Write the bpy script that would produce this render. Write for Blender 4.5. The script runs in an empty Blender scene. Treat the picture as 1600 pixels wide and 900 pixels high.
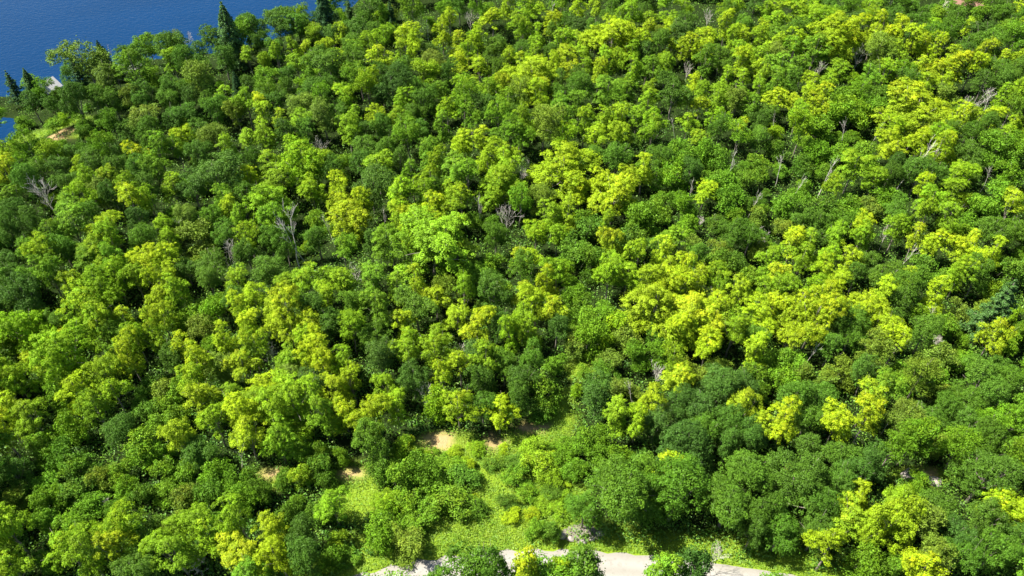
import bpy, math, random
import numpy as np
from math import radians, sin, cos, pi

# ------------------------------------------------------------------ camera, sky, sun, exposure
S = bpy.context.scene
COL = S.collection
PITCH, HFOV, CAM_H = 42.6, 70.0, 78.0
cam_d = bpy.data.cameras.new('camera')
cam = bpy.data.objects.new('camera', cam_d)
COL.objects.link(cam)
cam.location = (0, 0, CAM_H)
cam.rotation_euler = (radians(90 - PITCH), 0, 0)
cam_d.sensor_width = 36
cam_d.lens = 18 / math.tan(radians(HFOV / 2))
cam_d.clip_end = 12000
S.camera = cam

SUN_EL = 57.0
SUN_DIR = np.array([-0.95, 0.12])            # horizontal direction towards the sun
SUN_DIR = SUN_DIR / np.linalg.norm(SUN_DIR)
W = bpy.data.worlds.new('World')
S.world = W
W.use_nodes = True
nt = W.node_tree
bg = nt.nodes['Background']
sky = nt.nodes.new('ShaderNodeTexSky')
sky.sky_type = 'NISHITA'
sky.sun_disc = False
sky.sun_elevation = radians(SUN_EL)
sky.sun_rotation = math.atan2(SUN_DIR[0], SUN_DIR[1])
nt.links.new(sky.outputs[0], bg.inputs['Color'])
bg.inputs['Strength'].default_value = 0.062
sl = bpy.data.lights.new('sun', 'SUN')
sl.energy = 5.0
sl.angle = radians(0.5)
sl.color = (1.0, 0.94, 0.80)
so = bpy.data.objects.new('sun', sl)
COL.objects.link(so)
sd_ = np.array([SUN_DIR[0] * cos(radians(SUN_EL)), SUN_DIR[1] * cos(radians(SUN_EL)), sin(radians(SUN_EL))])
import mathutils
so.rotation_euler = mathutils.Vector(-sd_).to_track_quat('-Z', 'Y').to_euler()
so.location = (-80, 40, 150)
S.view_settings.view_transform = 'Standard'
S.view_settings.look = 'None'
S.view_settings.gamma = 1.0
S.view_settings.exposure = 1.65
S.cycles.max_bounces = 5
S.cycles.diffuse_bounces = 2
S.cycles.transmission_bounces = 3
S.cycles.glossy_bounces = 2

rng = np.random.default_rng(7)
R = random.Random(7)

# ------------------------------------------------------------------ the lie of the land
FPX = 800 / math.tan(radians(HFOV / 2))
cp, sp = cos(radians(PITCH)), sin(radians(PITCH))
LAKE_Z = -5.0

def rays(px, py):
    u = (np.asarray(px, float) - 800) / FPX
    v = (np.asarray(py, float) - 450) / FPX
    return u, cp - v * sp, -sp - v * cp       # x, y, z of the viewing ray

def on_plane(px, py, z):
    dx, dy, dz = rays(px, py)
    t = (z - CAM_H) / dz
    return np.stack([t * dx, t * dy], -1)

def smooth(a, b, x):
    t = np.clip((x - a) / (b - a), 0, 1)
    return t * t * (3 - 2 * t)

_pl = [(-320, 152), (-60, 152), (0, 152), (40, 158), (70, 154), (110, 134), (190, 103), (270, 90), (340, 84), (430, 62), (500, 42), (555, 10), (585, -25)]
_m = on_plane([p[0] for p in _pl], [p[1] for p in _pl], LAKE_Z)
LAKE = np.vstack([_m, [[40, 1500], [-4000, 4000], [-4000, 150]]])
_pc = [(-260, 180), (0, 180), (26, 184), (32, 198), (28, 214), (10, 226), (-60, 236), (-260, 236)]
COVE = on_plane([p[0] for p in _pc], [p[1] for p in _pc], LAKE_Z)

def sdist(P, poly):
    x, y = P[:, 0], P[:, 1]
    d = np.full(len(P), 1e9)
    inside = np.zeros(len(P), bool)
    n = len(poly)
    for i in range(n):
        a, b = poly[i], poly[(i + 1) % n]
        ab = b - a
        t = np.clip(((P - a) @ ab) / (ab @ ab), 0, 1)
        d = np.minimum(d, np.hypot(x - a[0] - t * ab[0], y - a[1] - t * ab[1]))
        c = (a[1] > y) != (b[1] > y)
        xi = a[0] + (y - a[1]) / (b[1] - a[1] + 1e-12) * ab[0]
        inside ^= c & (x < xi)
    return np.where(inside, -d, d)

def shore(P):
    return np.minimum(sdist(P, LAKE), sdist(P, COVE))

def terrain(x, y):
    x = np.atleast_1d(np.asarray(x, float)); y = np.atleast_1d(np.asarray(y, float))
    w = smooth(52, 80, y)
    base = w * (1.3 * np.sin(x * .07 + 1.3) * np.cos(y * .06) + .8 * np.sin(x * .13 - y * .09) + 1.0 * np.sin(y * .11 + x * .03))
    base = base + .03 * np.clip(y - 55, 0, 130) * smooth(-60, 30, x)
    s = shore(np.stack([x, y], -1))
    k = smooth(0, 18, s)
    z = (LAKE_Z + .25) * (1 - k) + base * k
    return np.where(s < 0, LAKE_Z - np.clip(-s, 0, 6) * .4 + .25, z)

def at(px, py, h=0):
    """World points seen at photo pixels px, py, h metres above the ground."""
    px = np.atleast_1d(np.asarray(px, float)); py = np.atleast_1d(np.asarray(py, float))
    dx, dy, dz = rays(px, py)
    h = np.broadcast_to(np.asarray(h, float), px.shape)
    z = np.array(h, float)
    for _ in range(25):
        t = (z - CAM_H) / dz
        z = .5 * z + .5 * (terrain(t * dx, t * dy) + h)
    t = (z - CAM_H) / dz
    return t * dx, t * dy, t                  # t is also the depth along the camera's axis

# ------------------------------------------------------------------ materials
def mat(name):
    m = bpy.data.materials.new(name)
    m.use_nodes = True
    n = m.node_tree
    n.nodes.clear()
    out = n.nodes.new('ShaderNodeOutputMaterial')
    return m, n, out

def N(n, t, **kw):
    o = n.nodes.new(t)
    for k, v in kw.items():
        setattr(o, k, v)
    return o

def mixc(n, fac, a, b, mode='MIX'):
    m = N(n, 'ShaderNodeMix', data_type='RGBA', blend_type=mode)
    for sock, val in ((m.inputs[0], fac), (m.inputs[6], a), (m.inputs[7], b)):
        if hasattr(val, 'is_output'):
            n.links.new(val, sock)
        elif isinstance(val, (int, float)):
            sock.default_value = val
        else:
            sock.default_value = (*val, 1)
    return m.outputs[2]

def math_(n, op, a, b=None, clamp=False):
    m = N(n, 'ShaderNodeMath', operation=op, use_clamp=clamp)
    for i, v in enumerate((a, b)):
        if v is None: continue
        if hasattr(v, 'is_output'): n.links.new(v, m.inputs[i])
        else: m.inputs[i].default_value = v
    return m.outputs[0]

def noise(n, scale, detail=3, coord='Object', rough=.55):
    tc = N(n, 'ShaderNodeTexCoord')
    t = N(n, 'ShaderNodeTexNoise')
    t.inputs['Scale'].default_value = scale
    t.inputs['Detail'].default_value = detail
    t.inputs['Roughness'].default_value = rough
    n.links.new(tc.outputs[coord], t.inputs['Vector'])
    return t.outputs['Fac']

def attr(n, name):
    a = N(n, 'ShaderNodeAttribute', attribute_name=name)
    return a.outputs['Fac']

def leaf_surface(n, out, colour, trans=.3, gloss=.05):
    d = N(n, 'ShaderNodeBsdfDiffuse')
    t = N(n, 'ShaderNodeBsdfTranslucent')
    g = N(n, 'ShaderNodeBsdfGlossy')
    g.inputs['Roughness'].default_value = .6
    g.inputs['Color'].default_value = (.8, .85, .8, 1)
    n.links.new(colour, d.inputs['Color'])
    n.links.new(mixc(n, 1.0, colour, (1.15, 1.2, .5), 'MULTIPLY'), t.inputs['Color'])
    m = N(n, 'ShaderNodeMixShader'); m.inputs[0].default_value = trans
    n.links.new(d.outputs[0], m.inputs[1]); n.links.new(t.outputs[0], m.inputs[2])
    m2 = N(n, 'ShaderNodeMixShader'); m2.inputs[0].default_value = gloss
    n.links.new(m.outputs[0], m2.inputs[1]); n.links.new(g.outputs[0], m2.inputs[2])
    n.links.new(m2.outputs[0], out.inputs['Surface'])

def leaf_material(name, trans, gloss, autumn):
    m, n, out = mat(name)
    oi = N(n, 'ShaderNodeObjectInfo')
    tone = attr(n, 'tone')
    f = math_(n, 'ADD', math_(n, 'MULTIPLY', tone, .75), .62)
    comb = N(n, 'ShaderNodeCombineColor')
    for i in range(3): n.links.new(f, comb.inputs[i])
    c = mixc(n, 1.0, oi.outputs['Color'], comb.outputs[0], 'MULTIPLY')
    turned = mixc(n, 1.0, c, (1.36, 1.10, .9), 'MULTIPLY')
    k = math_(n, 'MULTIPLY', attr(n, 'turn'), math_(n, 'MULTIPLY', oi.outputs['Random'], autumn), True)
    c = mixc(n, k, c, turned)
    leaf_surface(n, out, c, trans, gloss)
    return m

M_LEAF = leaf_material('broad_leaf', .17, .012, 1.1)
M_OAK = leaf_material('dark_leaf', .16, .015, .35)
M_NEEDLE = leaf_material('needle', .1, .015, .2)

def simple(name, c1, c2, scale, rough=.85, bump=0):
    m, n, out = mat(name)
    p = N(n, 'ShaderNodeBsdfPrincipled')
    p.inputs['Roughness'].default_value = rough
    f = noise(n, scale, 4)
    n.links.new(mixc(n, f, c1, c2), p.inputs['Base Color'])
    if bump:
        b = N(n, 'ShaderNodeBump'); b.inputs['Strength'].default_value = bump; b.inputs['Distance'].default_value = .1
        n.links.new(f, b.inputs['Height']); n.links.new(b.outputs[0], p.inputs['Normal'])
    n.links.new(p.outputs[0], out.inputs['Surface'])
    return m

M_BARK = simple('bark', (.10, .08, .065), (.30, .27, .23), 3.0)
M_DEAD = simple('weathered_wood', (.36, .335, .30), (.56, .53, .48), 2.0)
M_ROOF_W = simple('white_roof', (.42, .42, .43), (.50, .50, .50), .8, .6)
M_ROOF_G = simple('grey_roof', (.26, .27, .28), (.34, .35, .36), .8, .6)
M_ROOF_R = simple('brown_roof', (.16, .08, .06), (.22, .12, .09), 1.5, .8)
M_WALL = simple('cream_wall', (.68, .62, .52), (.78, .73, .63), .7)
M_GLASS = simple('window_glass', (.03, .04, .05), (.06, .07, .09), .5, .1)
M_STONE = simple('pale_stone', (.17, .15, .14), (.34, .31, .28), 1.6, .9, .5)

# ------------------------------------------------------------------ mesh helpers
def mesh_quads(name, V, material, attrs=None):
    """V: n x 4 x 3 quads, each with its own four vertices."""
    n = len(V)
    me = bpy.data.meshes.new(name)
    me.vertices.add(n * 4)
    me.vertices.foreach_set('co', np.ascontiguousarray(V, dtype=np.float32).ravel())
    me.loops.add(n * 4)
    me.loops.foreach_set('vertex_index', np.arange(n * 4, dtype=np.int32))
    me.polygons.add(n)
    me.polygons.foreach_set('loop_start', np.arange(0, n * 4, 4, dtype=np.int32))
    for k, a in (attrs or {}).items():
        at_ = me.attributes.new(k, 'FLOAT', 'FACE')
        at_.data.foreach_set('value', np.ascontiguousarray(a, dtype=np.float32))
    me.materials.append(material)
    me.update(calc_edges=True)
    return me

def unit(v):
    return v / (np.linalg.norm(v, axis=-1, keepdims=True) + 1e-9)

def leaf_quads(pos, nrm, size, g, aspect=.72):
    """Kite-shaped leaf sprays at pos facing nrm."""
    n = len(pos)
    r = g.normal(size=(n, 3))
    t = unit(np.cross(nrm, r))
    b = np.cross(nrm, t)
    s = (size * g.uniform(.65, 1.35, n))[:, None]
    w = s * aspect * g.uniform(.7, 1.2, n)[:, None]
    bend = nrm * s * g.uniform(-.25, .25, n)[:, None]
    return np.stack([pos - t * s * .6, pos + b * w * .5 + bend, pos + t * s * .6, pos - b * w * .5 + bend], 1)

def tubes(paths, sides=6):
    """paths: [(points, radii)] -> verts, faces of joined tapering tubes."""
    VV, FF = [], []
    for pts, rad in paths:
        pts = [np.asarray(p, float) for p in pts]
        o = len(VV)
        for i, p in enumerate(pts):
            d = unit(pts[min(i + 1, len(pts) - 1)] - pts[max(i - 1, 0)])
            a = np.cross(d, [1, 0, 0]) if abs(d[0]) < .8 else np.cross(d, [0, 1, 0])
            a = unit(a); b = np.cross(d, a)
            for k in range(sides):
                th = 2 * pi * k / sides
                VV.append(p + rad[i] * (cos(th) * a + sin(th) * b))
        for i in range(len(pts) - 1):
            for k in range(sides):
                k2 = (k + 1) % sides
                FF.append((o + i * sides + k, o + i * sides + k2, o + (i + 1) * sides + k2, o + (i + 1) * sides + k))
        FF.append(tuple(o + (len(pts) - 1) * sides + k for k in range(sides)))
        FF.append(tuple(o + sides - 1 - k for k in range(sides)))
    return VV, FF

def mesh_py(name, VV, FF, material, smooth_=False):
    me = bpy.data.meshes.new(name)
    me.from_pydata([tuple(map(float, v)) for v in VV], [], FF)
    me.materials.append(material)
    if smooth_:
        me.polygons.foreach_set('use_smooth', [True] * len(me.polygons))
    me.update()
    return me

def link(name, me, parent=None):
    o = bpy.data.objects.new(name, me)
    COL.objects.link(o)
    if parent is not None: o.parent = parent
    return o

def tag(o, label=None, cat=None, group=None, kind=None):
    for k, v in (('label', label), ('category', cat), ('group', group), ('kind', kind)):
        if v: o[k] = v
    return o

# ------------------------------------------------------------------ tree meshes
def sphere_dirs(n, g, zmin=-1.0):
    z = g.uniform(zmin, 1, n)
    a = g.uniform(0, 2 * pi, n)
    r = np.sqrt(1 - z * z)
    return np.stack([r * np.cos(a), r * np.sin(a), z], -1)

def lobes_for(g, D, depth, zc, n, spread, size, tall=0):
    """A few large overlapping masses that make an uneven crown."""
    L = []
    a0 = g.uniform(0, 2 * pi)
    for i in range(n):
        a = a0 + 2 * pi * i / n * 1.62 + g.uniform(-.4, .4)
        rr = D * .5 * spread * g.uniform(.4, 1.15)
        zz = zc + depth * g.uniform(-.36, .33)
        k = 1 - .25 * abs(zz - zc) / (depth * .5)
        L.append((rr * cos(a) * k, rr * sin(a) * k, zz, D * .5 * size * g.uniform(.65, 1.3)))
    L.append((0, 0, zc + depth * .22 + tall, D * .5 * size * 1.05))
    L.append((0, 0, zc - depth * .05, D * .5 * size * 1.15))
    return np.array(L)

def crown_mesh(name, seed, D, depth, zc, nl, spread, lsize, clump, flat, gap, nclump, nleaf, leaf, up, rnd, mat_, zmin=-.35, drop=.1, stretch=.95, skirt=0, shell=(.62, 1.08), tvar=.22):
    """Leaf clumps set apart on and inside a handful of uneven masses."""
    g = np.random.default_rng(seed)
    L = lobes_for(g, D, depth, zc, nl, spread, lsize)
    m = 2600
    li = g.integers(0, len(L), m)
    d = sphere_dirs(m, g, zmin)
    P = L[li, :3] + d * (L[li, 3] * g.uniform(*shell, m))[:, None] * np.array([1, 1, stretch])
    q = P[:, None, :] - L[None, :, :3]
    q[..., 2] /= stretch
    inside = (np.linalg.norm(q, axis=2) < L[None, :, 3] * shell[0] * .98).any(1)
    P = P[~inside & (P[:, 2] > skirt)]
    C = np.zeros((nclump, 3)); rr = np.zeros(nclump); K = 0
    cr = clump * np.clip(g.lognormal(0, .28, len(P)), .55, 1.7)
    for p, r_ in zip(P, cr):
        if K:
            dd = (C[:K] - p) * [1, 1, 1.3]
            if ((dd * dd).sum(1) < (gap * .5 * (r_ + rr[:K])) ** 2).any(): continue
        C[K] = p; rr[K] = r_; K += 1
        if K == nclump: break
    keep_ = g.random(K) > drop
    for _ in range(2):                                   # thin places where boughs were lost
        w_ = unit(g.normal(size=3) * np.array([1, 1, .6]))
        keep_ &= ~((unit(C[:K] - np.array([0, 0, zc])) @ w_ > .72) & (g.random(K) < .6))
    C, r = C[:K][keep_], rr[:K][keep_]
    K = len(C)
    ctone = g.normal(.5, tvar, K)
    nper = np.maximum(6, (nleaf * (r / clump) ** 2)).astype(int)
    idx = np.repeat(np.arange(K), nper)
    n = len(idx)
    d = sphere_dirs(n, g, -.35)
    lump = 1 + .25 * np.sin(d[:, 0] * 5 + idx * 1.7) * np.sin(d[:, 1] * 5 + idx * 2.3)
    rad = r[idx] * lump * g.uniform(.62, 1.08, n)
    # each clump leans outward and down a little, like the end of a bough
    outw = C - np.array([0, 0, zc]); outw[:, 2] *= .3; outw = unit(outw)
    off = d * rad[:, None] * np.array([1, 1, flat])
    ang = np.arctan2(outw[:, 1], outw[:, 0]) + g.normal(0, .5, K)
    oh = np.stack([np.cos(ang), np.sin(ang), g.normal(0, .15, K)], -1)
    off = off + oh[idx] * ((off * oh[idx]).sum(1) * g.uniform(-.2, .75, K)[idx])[:, None]
    pos = C[idx] + off
    pos[:, 2] -= .22 * np.maximum(0, ((pos - C[idx]) * outw[idx]).sum(1))
    nrm = unit(d * .8 + np.array([0, 0, up]) + outw[idx] * .15 + g.normal(size=(n, 3)) * rnd)
    V = leaf_quads(pos, nrm, leaf, g)
    m = int(n * .16)
    j = g.integers(0, K, m)
    pos2 = C[j] + g.normal(size=(m, 3)) * clump * .8
    V = np.concatenate([V, leaf_quads(pos2, unit(g.normal(size=(m, 3)) * .8 + np.array([0, 0, .5])), leaf * .9, g)])
    tone = np.clip(np.concatenate([ctone[idx] + g.normal(0, .15, n), g.normal(.4, .2, m)]), 0, 1.1)
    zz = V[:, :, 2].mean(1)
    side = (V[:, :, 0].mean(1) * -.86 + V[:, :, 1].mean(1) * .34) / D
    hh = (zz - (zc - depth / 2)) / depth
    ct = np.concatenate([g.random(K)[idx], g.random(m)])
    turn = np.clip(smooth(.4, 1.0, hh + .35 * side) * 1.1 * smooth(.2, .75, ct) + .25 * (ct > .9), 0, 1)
    return mesh_quads(name, V, mat_, {'tone': tone, 'turn': turn}), L

def trunk_mesh(name, seed, H, r0, L, mat_, lean=.35, nlimb=7):
    g = np.random.default_rng(seed + 99)
    top = np.array([g.uniform(-lean, lean), g.uniform(-lean, lean), H * .86])
    n = 7
    pts = [np.array([0, 0, -.4])] + [top * (i / n) + np.array([g.normal(0, .07), g.normal(0, .07), 0]) for i in range(1, n + 1)]
    rad = [r0 * 1.35] + [r0 * (1 - .82 * i / n) for i in range(1, n + 1)]
    paths = [(pts, rad)]
    order = g.permutation(len(L))[:nlimb]
    for li in order:
        e = L[li, :3] + g.normal(0, .2, 3)
        k = g.integers(2, 5)
        s = pts[k]
        if e[2] < s[2] + .3: e = np.array([e[0], e[1], s[2] + .8])
        mid = s * .5 + e * .5 + np.array([0, 0, -.25])
        end2 = e + (e - s) * .28 + g.normal(0, .25, 3)
        rr = rad[k] * .55
        paths.append(([s, mid, e, end2], [rr, rr * .7, rr * .42, rr * .14]))
    return mesh_py(name, *tubes(paths, 6), mat_, True)

def bare_mesh(name, seed, H, r0, spread, levels, mat_, start=.35, nb=9, first=.5):
    """A leafless tree: trunk, boughs, branches and twigs."""
    g = np.random.default_rng(seed)
    paths = []
    def grow(p, d, length, r, lv):
        n = 4
        pts, rad = [p], [r]
        q = p.copy(); dd = d.copy()
        for i in range(n):
            dd = unit(dd + g.normal(0, .13, 3) + np.array([0, 0, .06]))
            q = q + dd * length / n
            pts.append(q.copy()); rad.append(max(.014, r * (1 - .8 * (i + 1) / n)))
        paths.append((pts, rad))
        if lv > 0:
            for _ in range(nb if lv == levels else g.integers(3, 6)):
                t = g.uniform(start if lv == levels else .25, .98)
                i = min(n - 1, int(t * n)); f = t * n - i
                s = pts[i] * (1 - f) + pts[i + 1] * f
                a = g.uniform(0, 2 * pi)
                o = unit(np.array([cos(a), sin(a), 0]) + 0 * d)
                nd = unit(dd * 1.0 + o * spread * g.uniform(.6, 1.3) + np.array([0, 0, .15]))
                grow(s, nd, length * (first if lv == levels else .55) * g.uniform(.7, 1.15), rad[i] * .55, lv - 1)
    grow(np.array([0, 0, -.3]), np.array([0, 0, 1.]), H * .8, r0, levels)
    return mesh_py(name, *tubes(paths, 4), mat_)

def conifer_meshes(seed, H, D, plate, mat_, droop, whorls, ragged):
    g = np.random.default_rng(seed)
    V, tone = [], []
    paths = [([np.array([0, 0, -.4]), np.array([.05, 0, H * .4]), np.array([-.05, .03, H * .75]), np.array([0, 0, H])], [.26, .18, .1, .02])]
    for w in range(whorls):
        f = w / (whorls - 1)
        z = H * (.16 + .82 * f)
        rad = D * .5 * ((1 - f) ** .75 * .95 + .06) * g.uniform(1 - ragged, 1 + ragged * .6)
        nb = int(g.integers(5, 8))
        a0 = g.uniform(0, 2 * pi)
        for b in range(nb):
            a = a0 + 2 * pi * b / nb + g.uniform(-.25, .25)
            ln = rad * g.uniform(1 - ragged, 1.1)
            dirv = np.array([cos(a), sin(a), 0]); sidev = np.array([-sin(a), cos(a), 0])
            n = max(26, int(85 * ln * plate))
            t = g.uniform(.12, 1, n) ** .8
            pos = dirv * (t * ln)[:, None] + sidev * (g.normal(0, .2, n) * ln * (1.1 - t * .6))[:, None]
            pos[:, 2] = z - droop * (t ** 1.6) * ln + .22 * ln * t + g.normal(0, .07, n) * (1 + ln * .4)
            nrm = unit(np.array([0, 0, 1.]) + dirv * .35 + g.normal(size=(n, 3)) * .55)
            V.append(leaf_quads(pos, nrm, .3, g, .5)); tone.append(np.clip(g.normal(.45, .1) + g.normal(0, .2, n) + .25 * (t - .5), 0, 1))
            paths.append(([np.array([0, 0, z]), dirv * ln * .8 + np.array([0, 0, z + .1 * ln])], [.045, .012]))
    V = np.concatenate(V); tone = np.concatenate(tone)
    return mesh_quads('needles', V, mat_, {'tone': tone, 'turn': np.zeros(len(V))}), mesh_py('trunk', *tubes(paths, 5), M_BARK)

SPEC = {   # reference crown width, crown depth, height of the crown's middle, whole height
    'm': (7.0, 9.0, 7.0, 11.6), 'o': (8.0, 8.0, 6.6, 10.8), 'a': (6.0, 9.0, 6.4, 11.2), 's': (4.0, 4.4, 2.2, 4.4), 'B': (12.0, 11, 7.6, 13), 'Q': (12.0, 9.5, 7.0, 12), 'M': (6.0, 5.5, 9.0, 12), 'O': (6.0, 5.5, 9.0, 12)}
VAR = {'m': [], 'o': [], 'a': [], 's': []}
for i in range(12):
    g_ = np.random.default_rng(900 + i)
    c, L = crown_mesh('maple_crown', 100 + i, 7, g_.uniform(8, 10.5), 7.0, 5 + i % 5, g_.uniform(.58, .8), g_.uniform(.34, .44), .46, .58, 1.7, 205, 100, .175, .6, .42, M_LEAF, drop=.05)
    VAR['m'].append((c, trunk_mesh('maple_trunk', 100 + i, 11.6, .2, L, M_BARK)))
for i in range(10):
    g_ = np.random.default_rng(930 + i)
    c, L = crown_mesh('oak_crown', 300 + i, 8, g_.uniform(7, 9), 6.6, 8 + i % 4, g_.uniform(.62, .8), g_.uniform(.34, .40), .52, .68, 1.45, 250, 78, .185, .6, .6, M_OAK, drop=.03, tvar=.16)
    VAR['o'].append((c, trunk_mesh('oak_trunk', 300 + i, 10.8, .24, L, M_BARK)))
for i in range(7):
    g_ = np.random.default_rng(960 + i)
    c, L = crown_mesh('ash_crown', 500 + i, 6, g_.uniform(8, 10), 6.4, 8 + i % 4, g_.uniform(.55, .78), g_.uniform(.34, .40), .42, .9, 1.25, 240, 46, .18, .35, .95, M_LEAF, drop=.1, stretch=1.2, shell=(.45, 1.15))
    VAR['a'].append((c, trunk_mesh('ash_trunk', 500 + i, 11.2, .16, L, M_BARK)))
for i in range(7):
    g_ = np.random.default_rng(990 + i)
    c, L = crown_mesh('sapling_crown', 700 + i, 4, 4.4, 2.2, 8 + i % 4, g_.uniform(.65, .9), g_.uniform(.34, .44), .30, 1.0, 1.2, 230, 34, .15, .4, .9, M_LEAF, zmin=-.2, drop=.06, skirt=.1, shell=(.5, 1.15))
    VAR['s'].append((c, trunk_mesh('sapling_stem', 700 + i, 3.4, .06, L, M_BARK, .2, 5)))
VAR['B'], VAR['Q'] = [], []                     # broad old trees
for i in range(3):
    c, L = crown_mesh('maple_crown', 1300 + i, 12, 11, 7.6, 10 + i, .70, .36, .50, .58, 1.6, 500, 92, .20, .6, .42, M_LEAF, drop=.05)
    VAR['B'].append((c, trunk_mesh('maple_trunk', 1300 + i, 13, .3, L, M_BARK, nlimb=10)))
    c, L = crown_mesh('oak_crown', 1400 + i, 12, 9.5, 7.0, 12 + i, .70, .34, .52, .68, 1.4, 520, 72, .195, .6, .6, M_OAK, drop=.03, tvar=.16)
    VAR['Q'].append((c, trunk_mesh('oak_trunk', 1400 + i, 12, .34, L, M_BARK, nlimb=10)))
VAR['M'], VAR['O'] = [], []                     # taller, short-crowned trees rooted low down by the road
for i in range(3):
    c, L = crown_mesh('maple_crown', 1100 + i, 6, 5.5, 9.0, 6 + i, .62, .42, .5, .6, 1.6, 140, 80, .22, .8, .45, M_LEAF, drop=.04)
    VAR['M'].append((c, trunk_mesh('maple_trunk', 1100 + i, 12, .2, L, M_BARK)))
    c, L = crown_mesh('oak_crown', 1200 + i, 6, 5.5, 9.0, 8 + i, .62, .42, .5, .7, 1.35, 190, 80, .21, .6, .55, M_OAK, drop=.03, tvar=.16)
    VAR['O'].append((c, trunk_mesh('oak_trunk', 1200 + i, 12, .24, L, M_BARK)))
PINES = [conifer_meshes(40 + i, 13, 7.0, 1.0, M_NEEDLE, .18, 13, .35) for i in range(3)]
SPRUCES = [conifer_meshes(60 + i, 13, 9.0, .8, M_NEEDLE, .45, 19, .15) for i in range(2)]
BARE = {
    'fan': [bare_mesh('bare_branches', 10 + i, 9.5, .085, .8, 3, M_DEAD, .3, 9) for i in range(4)],
    'pole': [bare_mesh('bare_branches', 20 + i, 11.5, .10, .6, 2, M_DEAD, .5, 7, .24) for i in range(3)],
    'bush': [bare_mesh('bare_branches', 30 + i, 3.5, .07, 1.1, 3, M_DEAD, .12, 11) for i in range(2)]}

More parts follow.
